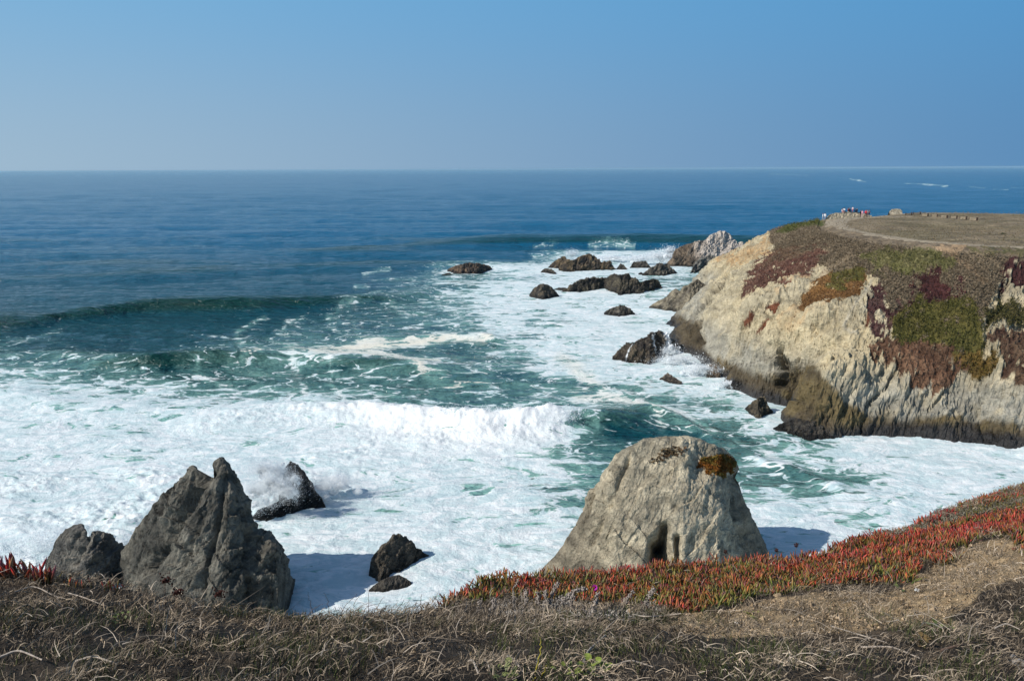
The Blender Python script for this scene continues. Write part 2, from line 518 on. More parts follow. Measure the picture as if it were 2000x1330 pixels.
rows = np.concatenate([np.array([331.2, 331.6, 332, 332.5, 333, 334, 335]), np.arange(336, 470, 1.2), np.arange(470, 1180, 1.95), np.arange(1180, 1700, 12), np.array([1900, 2200])])[::-1]
cols = np.concatenate([np.arange(-620, -100, 8), np.arange(-100, 2100, 3.2), np.arange(2100, 2700, 8)])
gy, gx = np.meshgrid(rows, cols, indexing='ij')
b_ = (665 - gy)/F            # the sheet is laid out level, fine near the shore and coarse out to sea
t_ = -H / (-SP + b_*CP)
SX = (gx - 1000)/F*t_; SY = (CP + b_*SP)*t_
SX, SY = SX.ravel(), SY.ravel()
sz, sd, sc, sb = sea_surface(SX, SY)
me = mesh_from('sea', np.stack([SX, SY, sz], 1), grid_faces(len(rows), len(cols)))
set_col(me, 'foam', sd); set_col(me, 'cream', sc); set_col(me, 'churn', sb)

m, nt, out = new_mat('sea_water'); q = NT(nt)
co = q.coord((1, 1, 1)); cst = q.coord((.45, 1.0, 1.0), (0, 0, .12))
foam = q.attr('foam'); cream = q.attr('cream'); churn = q.attr('churn')
warp = q.n('ShaderNodeTexNoise'); warp.inputs['Scale'].default_value = .20; warp.inputs['Detail'].default_value = 4
q.l(cst, warp.inputs['Vector'])
wv = q.n('ShaderNodeVectorMath', operation='MULTIPLY_ADD')
q.l(warp.outputs['Color'], wv.inputs[0]); wv.inputs[1].default_value = (13, 8, 0); q.l(co, wv.inputs[2])
wv2 = q.n('ShaderNodeMapping'); wv2.inputs['Scale'].default_value = (.6, 1, .2); q.l(wv.outputs[0], wv2.inputs[0])
lace1 = q.map(q.voro(wv2.outputs[0], .22, 'DISTANCE_TO_EDGE'), 0, .42, 1, 0, False)
lace2 = q.map(q.voro(wv2.outputs[0], .62, 'DISTANCE_TO_EDGE'), 0, .42, 1, 0, False)
lace3 = q.map(q.voro(wv2.outputs[0], 1.9, 'DISTANCE_TO_EDGE'), 0, .42, 1, 0, False)
nz = q.noise(wv2.outputs[0], .35, 8, .68, .8)
nf = q.noise(wv2.outputs[0], 1.6, 6, .7, .5)
vein1 = q.map(q.voro(wv2.outputs[0], .26, 'DISTANCE_TO_EDGE'), 0, .16, 1, 0)
vein2 = q.map(q.voro(wv2.outputs[0], .70, 'DISTANCE_TO_EDGE'), 0, .14, 1, 0)
vp = q.math('ADD', q.math('MULTIPLY', vein1, .26), q.math('MULTIPLY', vein2, .16))
vp = q.math('ADD', vp, q.math('MULTIPLY', q.map(nz, .25, .75, 0, 1, False), .34))
vp = q.math('ADD', vp, q.math('ADD', q.math('MULTIPLY', nf, .22), .10))
pat = q.math('ADD', q.math('MULTIPLY', lace1, .24), q.math('MULTIPLY', lace2, .22))
pat = q.math('ADD', pat, q.math('MULTIPLY', lace3, .12))
pat = q.math('ADD', pat, q.math('MULTIPLY', q.map(nz, .25, .75, 0, 1, False), .42))
pat = q.math('ADD', pat, q.math('MULTIPLY', nf, .16))
pk = q.map(foam, .30, .80)
pat = q.math('ADD', q.math('MULTIPLY', pat, pk), q.math('MULTIPLY', vp, q.math('SUBTRACT', 1.0, pk)))
thr = q.math('ADD', q.math('MULTIPLY', foam, .50), q.math('SUBTRACT', pat, .90))
mask = q.map(thr, -.02, .09)
mask = q.math('MULTIPLY', mask, q.map(foam, .02, .12))
# milky, air-filled water round the foam
aer = q.map(q.math('ADD', foam, q.math('MULTIPLY', q.math('SUBTRACT', nz, .5), .7)), .12, .92)
deep = q.mix(q.noise(cst, .02, 4, .6), (.001, .095, .225), (.001, .108, .210))
geo = q.n('ShaderNodeNewGeometry')
sepp = q.n('ShaderNodeSeparateXYZ'); q.l(geo.outputs['Position'], sepp.inputs[0])
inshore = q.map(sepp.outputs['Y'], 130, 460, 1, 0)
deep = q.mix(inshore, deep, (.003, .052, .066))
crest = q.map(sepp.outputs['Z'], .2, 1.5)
deep = q.mix(q.math('MULTIPLY', crest, q.map(inshore, 0, .3)), deep, (.003, .040, .034))  # shading of the swell faces put into the colour: darker green with height
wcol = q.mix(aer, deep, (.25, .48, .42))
fcol = q.mix(q.map(nf, .35, .65), (.74, .81, .83), (.88, .90, .90))
fcol = q.mix(q.math('MULTIPLY', q.map(q.noise(wv2.outputs[0], .30, 9, .74, 2.4), .42, .60, 1, 0), q.map(foam, .6, 1.0, .75, .58)), fcol, (.42, .60, .63))
fcol = q.mix(churn, fcol, (.88, .90, .90))
fcol = q.mix(cream, fcol, (.84, .79, .66))
# ripples
r1 = q.noise(cst, 1.4, 5, .6); r2 = q.noise(cst, .35, 4, .55); r3 = q.noise(q.coord((.25, 1.1, 1)), .09, 4, .6)
bw = q.bump(r3, 1.0, 4.0); bw = q.bump(r2, 1.0, 1.9, bw); bw = q.bump(r1, 1.0, .30, bw)
lump = q.noise(co, 1.1, 7, .68, .4); lump2 = q.noise(co, 4.0, 4, .6)
bf = q.bump(lump, 1.0, .20); bf = q.bump(lump2, 1.0, .05, bf); bf = q.bump(pat, .5, .25, bf)
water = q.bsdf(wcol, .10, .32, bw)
water.inputs['IOR'].default_value = 1.33
fo = q.bsdf(fcol, .9, .1, bf)
mx = q.n('ShaderNodeMixShader'); q.l(mask, mx.inputs[0]); q.l(water.outputs[0], mx.inputs[1]); q.l(fo.outputs[0], mx.inputs[2])
q.l(mx.outputs[0], out.inputs[0])
SEA_MAT = m
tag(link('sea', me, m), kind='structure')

# ------------------------------------------------------------------ headland
def hp(px, py, z): return tuple(unproj_z(px, py, z))
HL = []
coast = [(1340, 560, 0), (1345, 585, 0), (1320, 606, 0), (1300, 634, 0), (1305, 660, 0), (1318, 682, 0), (1345, 690, 0), (1375, 705, 0), (1395, 728, 0), (1436, 745, 0), (1455, 765, 0),
         (1490, 778, 0), (1520, 788, 0), (1548, 796, 0), (1560, 806, 0), (1530, 826, 0), (1560, 845, 0), (1595, 856, 0), (1640, 853, 0), (1660, 850, 0), (1720, 848, 0), (1780, 852, 0),
         (1850, 862, 0), (1920, 868, 0), (2000, 878, 0), (2080, 884, 0), (2200, 880, 0), (2400, 860, 0), (2650, 830, 0)]
for x, y, z in coast:
    p = unproj_z(x, y, z); HL.append(tuple(p))
    r = np.hypot(p[0], p[1]); k = (r - 7) / r
    HL.append((p[0]*k - 2.0, p[1]*k, -5.0))
face_pts = [
 (2000,810,3.5),(2000,745,7),(2000,650,12),(2000,560,17),(2000,510,20),
 (1900,800,3),(1900,740,6.5),(1900,650,12),(1900,560,17),(1900,505,20.2),
 (1800,795,3.2),(1800,730,7),(1800,640,12),(1800,550,17),(1800,500,20.2),
 (1700,790,3.5),(1700,700,8.5),(1700,620,13),(1700,540,17),(1700,490,20),
 (1620,790,4.0),(1600,700,8.6),(1600,620,12.2),(1610,540,16.5),(1610,490,19),
 (1570,740,5.0),(1535,735,3.6),(1540,680,7.4),(1545,600,12),(1550,540,15.2),(1550,490,17.6),
 (1480,725,3.6),(1440,700,4.2),(1440,640,8),(1450,580,11.3),(1465,530,13.2),(1490,500,14.6),
 (1400,660,4.2),(1370,650,4.0),(1390,600,7.2),(1410,560,9.0),(1425,535,10.4),(1350,630,3),(1365,585,4.6),
 # skyline of the western shoulder
 (1362,545,4.5),(1385,522,7.0),(1410,505,9.0),(1440,492,11.5),(1470,478,13.6),(1500,464,15.6),(1525,452,17.6),(1550,442,19.2),(1580,436,20.4),(1612,430,21.3),
 # plateau
 (1650,450,21.5),(1700,460,21.7),(1800,472,21.8),(1900,480,21.9),(2000,485,22),(1640,436,21.8),(1660,424,22),(1720,420,22.1),(1750,416,22.3),(1800,413,22.4),
 (1850,411.5,22.6),(1900,415,22.2),(1960,417.5,22.0),(2000,418,22),(1750,440,22),(1900,440,22),(2000,450,22),(2150,424,22),(2150,485,22),(2400,490,22),(2400,430,22),(2700,490,22),(2700,440,22),
 (2150,800,4),(2150,700,9),(2150,600,15),(2150,530,19.5),(2400,760,6),(2400,640,13),(2400,540,19),(2650,700,10),(2650,540,19)]
for x, y, z in face_pts: HL.append(hp(x, y, z))
# the far side falls to the sea
for x, y, z, dr in [(1362,545,4.5,16),(1385,522,7,20),(1410,505,9,22),(1440,492,11.5,24),(1470,478,13.6,24),(1500,464,15.6,24),(1525,452,17.6,24),(1550,442,19.2,26),(1580,436,20.4,30),(1612,430,21.3,24),(1660,418,22,20),
                    (1720,412,22,22),(1800,411,22.4,24),(1850,411.5,22.6,22),(1960,417.5,22,24),(2150,424,22,24),(2400,430,22,24),(2700,440,22,24)]:
    p = unproj_z(x, y, z); r = np.hypot(p[0], p[1]); k = (r + dr) / r
    HL.append((p[0]*k, p[1]*k, -1.0)); k = (r + dr + 14) / r; HL.append((p[0]*k, p[1]*k, -6.0))
HS0 = Surf(HL, c=3.0, lam=.15)
def HS(X, Y):
    z = HS0(X, Y); top = 22.0
    e = np.clip((z - top + 1.0)/2.0, 0, None)
    return np.where(z < top - 1, z, top - 1 + 1.25*(1 - np.exp(-(z - top + 1)/1.25)))

az = np.concatenate([np.linspace(math.atan(225/F), math.atan(1090/F), 430), np.linspace(math.atan(1090/F), math.atan(1720/F), 90)[1:]])
rr = np.concatenate([np.arange(78, 135, .34), np.arange(135, 190, .55), np.arange(190, 320, 1.0)])
gr, ga = np.meshgrid(rr, az, indexing='ij')
HX, HY = (gr*np.sin(ga)).ravel(), (gr*np.cos(ga)).ravel()
HZ = HS(HX, HY)
hpx, hpy = proj(HX, HY, HZ)
jx = hpx + 26*fbm(HX*.25, HY*.25, HZ*.25, 5, .62); jy = hpy + 24*fbm(HX*.25, HY*.25, HZ*.25 + 30, 5, .62)

# surface kinds as painted areas (vegetation mats, scrub, bare rock), with ragged edges
def area(poly, j=1.0):
    return in_poly(hpx*(1-j) + jx*j, hpy*(1-j) + jy*j, poly) & ((speck < .30) | (j == 0))
speck = fbm(HX*.9, HY*.9, HZ*.9 + 5, 4, .6)
st_ = fbm((HX*.55 + HZ*.83)*.10, (-HX*.83 + HZ*.55)*.75, HY*.1, 4, .6)
jx = jx + 46*st_; jy = jy - 34*st_
n_lo = fbm(HX*.08, HY*.08, HZ*.08, 4); n_mid = fbm(HX*.5, HY*.5, HZ*.5, 4); n_hi = fbm(HX*1.6, HY*1.6, HZ*1.6, 3)
def C(r, g, b): return np.array([r, g, b])
col = np.tile(C(.46, .38, .235), (len(HX), 1))
def blend(mask, c):
    global col
    mk = np.asarray(mask, float)[:, None]
    col = col*(1-mk) + np.asarray(c)*mk
blend(sstep(-.25, .25, n_lo), C(.40, .345, .235))
blend(sstep(9, 4, HZ + 3*n_lo), C(.30, .28, .225))
blend(sstep(.0, .35, n_mid)*.5, C(.46, .385, .25))
blend(area([(1524, 452), (1504, 500), (1440, 524), (1405, 516), (1400, 506), (1470, 478)])*(.55 + .45*sstep(-.2, .2, n_mid)), C(.40, .27, .14))
blend(area([(1592, 528), (1530, 572), (1520, 565), (1560, 540)])*.7, C(.42, .30, .17))
blend(area([(1590, 552), (1640, 548), (1600, 620), (1550, 650), (1530, 630)])*.55*sstep(-.3, .3, n_mid), C(.40, .27, .14))
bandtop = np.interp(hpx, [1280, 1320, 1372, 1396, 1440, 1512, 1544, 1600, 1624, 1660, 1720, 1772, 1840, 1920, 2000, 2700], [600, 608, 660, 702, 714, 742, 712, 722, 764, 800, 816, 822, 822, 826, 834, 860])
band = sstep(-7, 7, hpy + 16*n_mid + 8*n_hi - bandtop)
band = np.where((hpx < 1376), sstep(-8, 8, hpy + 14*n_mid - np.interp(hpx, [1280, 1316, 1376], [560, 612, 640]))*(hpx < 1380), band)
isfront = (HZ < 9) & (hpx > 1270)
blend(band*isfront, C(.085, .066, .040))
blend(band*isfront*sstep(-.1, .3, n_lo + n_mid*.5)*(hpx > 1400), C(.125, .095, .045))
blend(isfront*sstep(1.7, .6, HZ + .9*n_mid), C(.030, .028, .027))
GROUND_COL = C(.165, .125, .078)
scrub_line = np.interp(hpx, [1500, 1520, 1560, 1600, 1640, 1690, 1720, 1760, 1790, 1850, 1900, 1930, 1960, 2000, 2700], [462, 490, 520, 520, 545, 535, 560, 640, 690, 740, 690, 600, 540, 520, 520])
scrub = (jy < scrub_line) & (hpx > 1505) & (HZ > 8)
veg = np.zeros(len(HX)); tall = np.zeros(len(HX))
kindv = np.zeros(len(HX), int)
def mat_area(mask, c1, c2, k, h=.3):
    global veg
    f = sstep(-.3, .3, n_mid + n_hi*.6)[:, None]
    c = np.asarray(c1)*(1-f) + np.asarray(c2)*f
    mk = np.asarray(mask, float)[:, None]
    global col
    col = col*(1-mk) + c*mk
    veg = np.where(mask, h, veg); kindv[np.asarray(mask, bool)] = k
mat_area(scrub, C(.145, .110, .072), C(.22, .17, .11), 1, .3)
mat_area(area([(1690, 500), (1730, 490), (1800, 488), (1835, 500), (1870, 515), (1850, 540), (1800, 540), (1740, 545), (1700, 530)]) & scrub, C(.13, .125, .045), C(.17, .15, .065), 2, .4)
mat_area(area([(1870, 482), (2050, 485), (2050, 512), (1930, 505)]) & scrub, C(.12, .11, .045), C(.15, .12, .06), 2, .4)
mat_area(area([(1504, 496), (1600, 482), (1622, 500), (1590, 528), (1545, 553), (1482, 562), (1456, 584), (1460, 560), (1474, 526)]), C(.10, .043, .030), C(.14, .075, .05), 3)
mat_area(area([(1510, 490), (1560, 484), (1600, 484), (1560, 510), (1500, 520)]), C(.10, .06, .038), C(.13, .085, .05), 3)
mat_area(area([(1624, 532), (1680, 526), (1700, 546), (1672, 578), (1655, 592), (1620, 600), (1556, 608), (1540, 608), (1584, 566)]), C(.15, .075, .022), C(.19, .10, .035), 4, .22)
mat_area(area([(1632, 530), (1684, 526), (1694, 548), (1650, 560), (1615, 558)]), C(.095, .085, .018), C(.12, .10, .028), 4)
for poly in ([(1500, 600), (1530, 590), (1520, 612), (1504, 612)], [(1452, 632), (1470, 612), (1480, 618), (1462, 636)], [(1476, 650), (1510, 622), (1500, 640), (1482, 652)], [(1690, 606), (1702, 600), (1700, 650), (1692, 640)]):
    mat_area(area(poly, .5), C(.11, .04, .02), C(.16, .06, .03), 3, .2)
mat_area(area([(1694, 572), (1718, 556), (1730, 590), (1762, 604), (1752, 630), (1735, 650), (1728, 680), (1712, 660), (1716, 625), (1688, 615)]), C(.055, .022, .022), C(.09, .05, .04), 3)
mat_area(area([(1776, 548), (1840, 538), (1884, 578), (1860, 600), (1792, 592)]), C(.04, .015, .015), C(.065, .022, .02), 3, .45)
mat_area(area([(1700, 676), (1752, 670), (1870, 676), (1884, 732), (1845, 760), (1822, 772), (1768, 738), (1728, 726), (1714, 716)]), C(.11, .056, .032), C(.15, .085, .05), 3, .35)
mat_area(area([(1776, 594), (1824, 590), (1888, 586), (1914, 620), (1922, 660), (1928, 688), (1946, 712), (1930, 738), (1884, 734), (1860, 680), (1752, 672), (1742, 624)]), C(.078, .074, .018), C(.125, .105, .03), 2, .4)
mat_area(area([(1860, 690), (1930, 690), (1946, 712), (1930, 738), (1884, 734)]), C(.13, .08, .018), C(.16, .10, .03), 2, .5)
mat_area(area([(1940, 534), (1960, 514), (2060, 524), (2060, 570), (1960, 566)]), C(.04, .015, .015), C(.065, .024, .022), 3, .45)
mat_area(area([(1922, 604), (1996, 598), (2060, 605), (2040, 622), (1960, 630), (1926, 640)]), C(.055, .052, .016), C(.08, .065, .025), 2, .4)
mat_area(area([(1930, 650), (2060, 632), (2060, 752), (1978, 758), (1960, 700)]), C(.07, .038, .024), C(.12, .075, .045), 3, .4)
blend(area([(1945, 568), (1970, 572), (2060, 578), (2060, 600), (1960, 592)]), C(.40, .34, .23))
# plateau
path_lo = [(2300, 500), (2000, 485), (1900, 480), (1800, 472), (1720, 462), (1650, 449), (1622, 440), (1628, 431), (1650, 426)]
pl = np.interp(hpx, [1612, 1622, 1650, 1720, 1800, 1900, 2000, 2300, 2700], [436, 440, 449, 462, 472, 480, 485, 500, 520])
plat = (hpy < pl + 1) & (hpx > 1612) & (HZ > 20.2)
f = sstep(-.3, .3, fbm(HX*.06, HY*.12, 0, 4))[:, None]
pc = C(.19, .155, .09)*(1-f) + C(.25, .195, .125)*f
col = np.where(plat[:, None], pc*(1 + .35*n_mid[:, None] - .5*sstep(.12, .4, fbm(HX*.11, HY*.3, 3, 4))[:, None]), col)
kindv[plat] = 5
mat_area(area([(1515, 458), (1540, 436), (1590, 428), (1614, 434), (1606, 444), (1560, 452)], .3), C(.075, .085, .02), C(.10, .10, .03), 2, .3)
bare = plat & (hpy < np.interp(hpx, [1600, 1640, 1700, 1760, 1800, 1850, 1900, 1920, 2700], [440, 434, 425, 420, 416, 416, 414.5, 410, 410]))
blend(bare*.85, C(.36, .28, .18)); kindv[bare] = 0
mat_area(plat & area([(1690, 411), (1750, 410), (1750, 416), (1700, 417.5)], 0), C(.07, .05, .02), C(.08, .06, .02), 2, .2)
blend(area([(1816, 476), (1884, 480), (1872, 500), (1858, 506), (1838, 492)], .5), C(.34, .235, .14))
blend(in_poly(hpx, hpy, [(1853, 500), (1862, 502), (1900, 530), (1925, 560), (1918, 562)])*.8, C(.30, .21, .13))
blend(in_poly(hpx, hpy, [(1640, 514), (1662, 496), (1668, 497), (1650, 520), (1600, 545), (1596, 540)])*.8, C(.42, .33, .22))
ld, _ = line_dist(hpx, hpy, [(1700, 556), (1690, 575), (1660, 610), (1650, 640), (1662, 654), (1675, 655)])
blend(np.exp(-(ld/3.0)**2), C(.45, .40, .30))

# relief
rock = 1 - (veg > 0)*.8 - ((kindv == 5) | bare)*1.0
rock = np.clip(rock, 0, 1)
HP = np.stack([HX, HY, HZ], 1)
nrm = normals_grid(HP, len(rr), len(az)); nrm *= np.sign(nrm[:, 2:3])
ca, sa = math.cos(.9), math.sin(.9)                      # strata run up to the right
U = HX*.55 + HZ*.83; Vv = -HX*.83 + HZ*.55
rel = 1.3*(ridged(U*.055, Vv*.16, HY*.07, 5) - .35) + .75*(ridged(U*.12, Vv*.55, HY*.15, 4) - .35) + .34*(ridged(U*.3, Vv*1.5, HY*.4, 4) - .35)
fo_, fe_ = facet(HP*np.array([1, 1, .7]), 3.2, 1)
fo2, fe2 = facet(HP, 1.25, 2)
rel = rel + .4*fo_ + .22*fo2 - .18*sstep(.08, 0, fe_) - .08*sstep(.1, 0, fe2)
rel += .25*n_mid + .22*n_hi
su = Vv/1.7 + 1.6*fbm(HX*.06, HY*.06, HZ*.06, 3); su2 = (U*.5 + Vv*.3 + HY*.4)/2.9 + 1.6*fbm(HX*.05, HY*.05, HZ*.05 + 9, 3)
rel += .42*((su - np.floor(su))**1.7 - .4)*sstep(-.2, .3, n_lo) + .40*((su2 - np.floor(su2))**1.7 - .4)*sstep(.25, -.2, n_lo)
edgefade = sstep(-2, 1.5, HZ)
disp = rel*rock*1.0
rimk = sstep(2, 34, hpy - pl)*(hpx > 1600) + (hpx <= 1600)
veg = veg*rimk
disp += veg*(.9 + 1.3*n_mid + 1.5*n_hi)
disp += (kindv == 5)*.05*n_mid
# gullies and clefts that the photo shows
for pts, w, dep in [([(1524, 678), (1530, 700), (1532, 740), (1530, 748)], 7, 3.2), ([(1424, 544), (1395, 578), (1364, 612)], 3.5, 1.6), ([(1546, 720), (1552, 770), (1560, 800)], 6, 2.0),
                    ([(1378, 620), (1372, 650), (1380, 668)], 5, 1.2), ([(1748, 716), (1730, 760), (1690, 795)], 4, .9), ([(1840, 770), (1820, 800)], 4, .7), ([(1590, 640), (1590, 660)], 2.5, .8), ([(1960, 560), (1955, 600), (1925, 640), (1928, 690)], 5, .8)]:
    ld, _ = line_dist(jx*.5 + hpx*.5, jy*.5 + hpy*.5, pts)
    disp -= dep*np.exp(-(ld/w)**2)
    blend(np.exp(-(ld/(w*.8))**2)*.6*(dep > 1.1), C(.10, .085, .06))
HP2 = HP + nrm*(disp*edgefade)[:, None]
me = mesh_from('headland', HP2, grid_faces(len(rr), len(az)), False)
set_col(me, 'col', np.clip(col*(1 + .16*n_mid[:, None] + .22*n_hi[:, None]), .01, 1))
set_col(me, 'wet', (isfront*sstep(2.5, .6, HZ + n_mid)).astype(float))
LAND = land_mat('headland_rock', .22, 2.2, .7, .24, var=.30, strata=(1.0, 1.0, 1.9), srot=(0, .95, 0))
tag(link('headland', me, LAND), kind='structure')

def hland(px, py):
    """where the sight line meets the headland"""
    d = np.array(ray(px, py))
    t = np.arange(75, 300, .5)
    P = d[None]*t[:, None]; Z = H + P[:, 2]
    g = HS(P[:, 0], P[:, 1]) - Z
    i = np.argmax(g > 0) if (g > 0).any() else int(np.argmax(g))
    return np.array([P[i, 0], P[i, 1], float(HS(P[i, 0], P[i, 1]))])

# path: a thin worn ribbon following the land
def ribbon(name, ctrl, w, mat, lift=.10, n=120):
    P = np.array([hland(*p)[:2] for p in ctrl])
    s = np.linspace(0, len(P)-1, n)
    Q = np.stack([np.interp(s, np.arange(len(P)), P[:, k]) for k in (0, 1)], 1)
    for _ in range(6): Q[1:-1] = (Q[:-2] + Q[2:] + Q[1:-1]*2)/4
    T = np.gradient(Q, axis=0); T /= np.linalg.norm(T, axis=1)[:, None]
    N = np.stack([-T[:, 1], T[:, 0]], 1)
    V = []
    ww = np.interp(s, np.arange(len(P)), w)
    for k in np.linspace(-.5, .5, 7):
        R = Q + N*(ww*k*(1 + .12*fbm(s*1.7, k*3, 0, 2)))[:, None]
        V.append(np.column_stack([R, HS(R[:, 0], R[:, 1]) + lift - .55*k*k]))
    V = np.concatenate(V)
    me = mesh_from(name, V, grid_faces(7, n))
    return tag(link(name, me, mat), kind='structure')
PATH = simple_mat('path_dirt', (.30, .25, .18), .95, .25, 1.2)
ribbon('path', [(2200, 494), (2000, 485), (1900, 480), (1800, 472), (1720, 462), (1665, 452), (1630, 443), (1622, 437), (1634, 431), (1665, 427), (1720, 424.5), (1780, 423)], [2.4, 2.4, 2.4, 2.6, 2.8, 3.4, 6, 8.5, 7, 5, 4, 3], PATH, .10, 240)

# low scrub and mat plants: many small leafy tufts over the vegetated ground
def tufts(name, mask, n, size, c1, c2, seed):
    rng = np.random.default_rng(seed)
    idx = np.nonzero(mask)[0]
    if len(idx) == 0: return
    w = rr[(idx // len(az))]**1.0
    idx = rng.choice(idx, n)
    base = HP2[idx] + rng.normal(size=(n, 3))*.25
    V = []; Cc = []
    k = 5
    for j in range(k):
        dirn = rng.normal(size=(n, 3)); dirn[:, 2] = np.abs(dirn[:, 2]) + .5; dirn /= np.linalg.norm(dirn, axis=1)[:, None]
        sd_ = np.cross(dirn, rng.normal(size=(n, 3))); sd_ /= np.linalg.norm(sd_, axis=1)[:, None]
        L = (size*rng.uniform(.5, 1.3, n))[:, None]
        V += [base + sd_*L*.35, base - sd_*L*.35, base + dirn*L]
    V = np.stack(V, 1).reshape(-1, 3)
    Fc = np.arange(len(V)).reshape(-1, 3)
    me = mesh_from(name, V, Fc, False)
    f = rng.random((n, 1)); c = np.asarray(c1)*(1-f) + np.asarray(c2)*f
    c = c*0.35 + col[idx]*.75
    set_col(me, 'col', np.repeat(c, 3*k, 0))
    return link(name, me, LEAFM)
LEAFM = simple_mat('leaf_mass', (.1, .1, .05), .8, .25, 3.0, attr='col')
t1 = tufts('headland_scrub', (kindv == 1) & (hpx < 2300) & (rimk > .6), 26000, .22, C(.11, .085, .055), C(.27, .21, .14), 1)
tag(t1, kind='stuff', label='dry brown scrub covering the upper slope of the headland', cat='scrub')
t2 = tufts('green_mat', (kindv == 2) & (hpx < 2300) & (rimk > .6), 14000, .18, C(.07, .075, .015), C(.12, .11, .03), 2)
tag(t2, kind='stuff', label='olive green mat of low plants on the headland slope', cat='ground cover')
t4 = tufts('plateau_grass', (kindv == 5) & (hpx < 2300), 9000, .16, C(.12, .10, .055), C(.26, .21, .13), 9)
tag(t4, kind='stuff', label='short dry grass over the flat top of the headland', cat='grass')
t3 = tufts('red_mat', ((kindv == 3) | (kindv == 4)) & (hpx < 2300), 15000, .17, C(.09, .03, .02), C(.14, .06, .03), 3)
tag(t3, kind='stuff', label='dark red and rust mat of succulents on the headland slope', cat='ground cover')

# ------------------------------------------------------------------ rocks standing in the sea
ROCK_M = land_mat('sea_rock', .7, 5.0, .42, .18, var=.36, strata=(1, 1, 1.5), srot=(.3, .6, 0))
def rock(label, prof, base, slope=55, z0=0.0, c1=(.15, .13, .10), c2=(.10, .09, .075), top=None, cat='rock', group=None, name='sea_rock',
         back=62, rough=1.0, size=None, nc=110, p=.75, carve=(), colour=None, wetz=1.0, seed=0, band=None):
    P = np.array(prof, float); B = np.array(base, float)
    pxs = np.linspace(P[0, 0], P[-1, 0], nc)
    yt = np.interp(pxs, P[:, 0], P[:, 1]); yb = np.interp(pxs, B[:, 0], B[:, 1])
    yt = np.minimum(yt, yb - .5)
    nf_, nb_ = max(24, int(nc*.6)), max(12, int(nc*.28))
    s = math.tan(math.radians(slope))
    zz = np.broadcast_to(np.asarray(z0, float), pxs.shape)
    Bp = np.array([unproj_z(x, y, z) for x, y, z in zip(pxs, yb, zz)])
    a, dy, dz = ray(pxs, yt)
    t = (H - zz + Bp[:, 1]*s)/(dy*s - dz)
    R = np.stack([a*t, dy*t, H + dz*t], 1)
    h = np.maximum(R[:, 2] - zz, .02)
    L = []
    under = 1.4
    for u in np.linspace(-.35, 0, 5)[:-1]:
        k = u/.35
        Q = Bp.copy(); Q[:, 1] += k*.8; Q[:, 2] = zz + k*under; L.append(Q)
    for u in np.linspace(0, 1, nf_):
        Q = Bp*(1-u) + R*u
        Q[:, 2] = zz + h*(u**p*.55 + (1-(1-u)**1.35)*.45)*1.0
        Q[:, 2] = np.minimum(Q[:, 2], zz + h*1.0)
        L.append(Q)
    sb = math.tan(math.radians(back))
    for u in np.linspace(0, 1, nb_ + 1)[1:]:
        Q = R.copy(); Q[:, 1] += (h + under)/sb*(u**.85); Q[:, 2] = R[:, 2] - (h + under)*u**1.25
        L.append(Q)
    nr_ = len(L)
    V = np.concatenate(L)
    # ends close down below the water
    size = size or float(h.max())
    n = normals_grid(V, nr_, nc); 
    n *= np.sign(np.median((n*np.array([0, -.3, 1.0])).sum(1)))
    W = V + seed*31.7
    k = size
    Ws = np.stack([W[:, 0]*1.3 - W[:, 2]*.62, W[:, 1]*.9, W[:, 2]*.22 + W[:, 0]*.12], 1)/k      # slabs run up the slope
    rel = .075*k*(ridged(Ws[:, 0]*1.5, Ws[:, 1]*1.2, Ws[:, 2]*1.5, 5) - .45) + .026*k*(ridged(Ws[:, 0]*6, Ws[:, 1]*6, Ws[:, 2]*6, 4) - .4)
    f1, e1 = facet(Ws*k, .40*k, 3); f2, e2 = facet(Ws*k, .17*k, 4); f3, e3 = facet(W, .06*k, 5)
    rel += .070*k*f1 + .022*k*f2 + .012*k*f3
    su = (W @ np.array([.52, .25, .80]))/(.13*k) + 2.2*fbm(W[:, 0]/k*1.3, W[:, 1]/k*1.3, W[:, 2]/k*1.3, 3)
    su2 = (W @ np.array([-.75, .2, .60]))/(.21*k) + 1.8*fbm(W[:, 0]/k*1.7, W[:, 1]/k*1.7, W[:, 2]/k*1.7 + 7, 3)
    lk = sstep(-.25, .3, fbm(W[:, 0]/k*2, W[:, 1]/k*2, W[:, 2]/k*2 + 4, 2))
    rel += .030*k*((su - np.floor(su))**1.6 - .4)*lk + .026*k*((su2 - np.floor(su2))**1.6 - .4)*(1 - .6*lk)
    rel += .020*k*ridged(Ws[:, 0]*4.5 + Ws[:, 1]*2, Ws[:, 1]*4.5, Ws[:, 2]*3, 3) + .008*k*perlin(W[:, 0]/k*40, W[:, 1]/k*40, W[:, 2]/k*40)
    rel += .010*k*fbm(W[:, 0]/k*7, W[:, 1]/k*7, W[:, 2]/k*7, 4)
    pit = ridged(Ws[:, 0]*11 + 3, Ws[:, 1]*11, Ws[:, 2]*9, 3)
    rel += .020*k*(pit - .5)
    vrow = np.repeat(np.arange(nr_), nc); rk = 4 + nf_ - 1
    rel *= 1 - (.62 if size > 6 else .25)*np.exp(-((vrow - rk)/3.0)**2)
    hpx_, hpy_ = proj(V[:, 0], V[:, 1], V[:, 2])
    hh = np.tile(h, nr_)
    rel *= rough*(1.0 if size > 6 else 1.5)*np.clip(hh/(.35*size), .15, 1)
    dark = np.zeros(len(V))
    for pts, w, dep in carve:
        ld, _ = line_dist(hpx_ + w*.8*fbm(W[:, 0]*.8, W[:, 1]*.8, W[:, 2]*.8, 3), hpy_, pts)
        g = np.exp(-(ld/w)**2); rel -= dep*g
    V2 = V + n*rel[:, None]
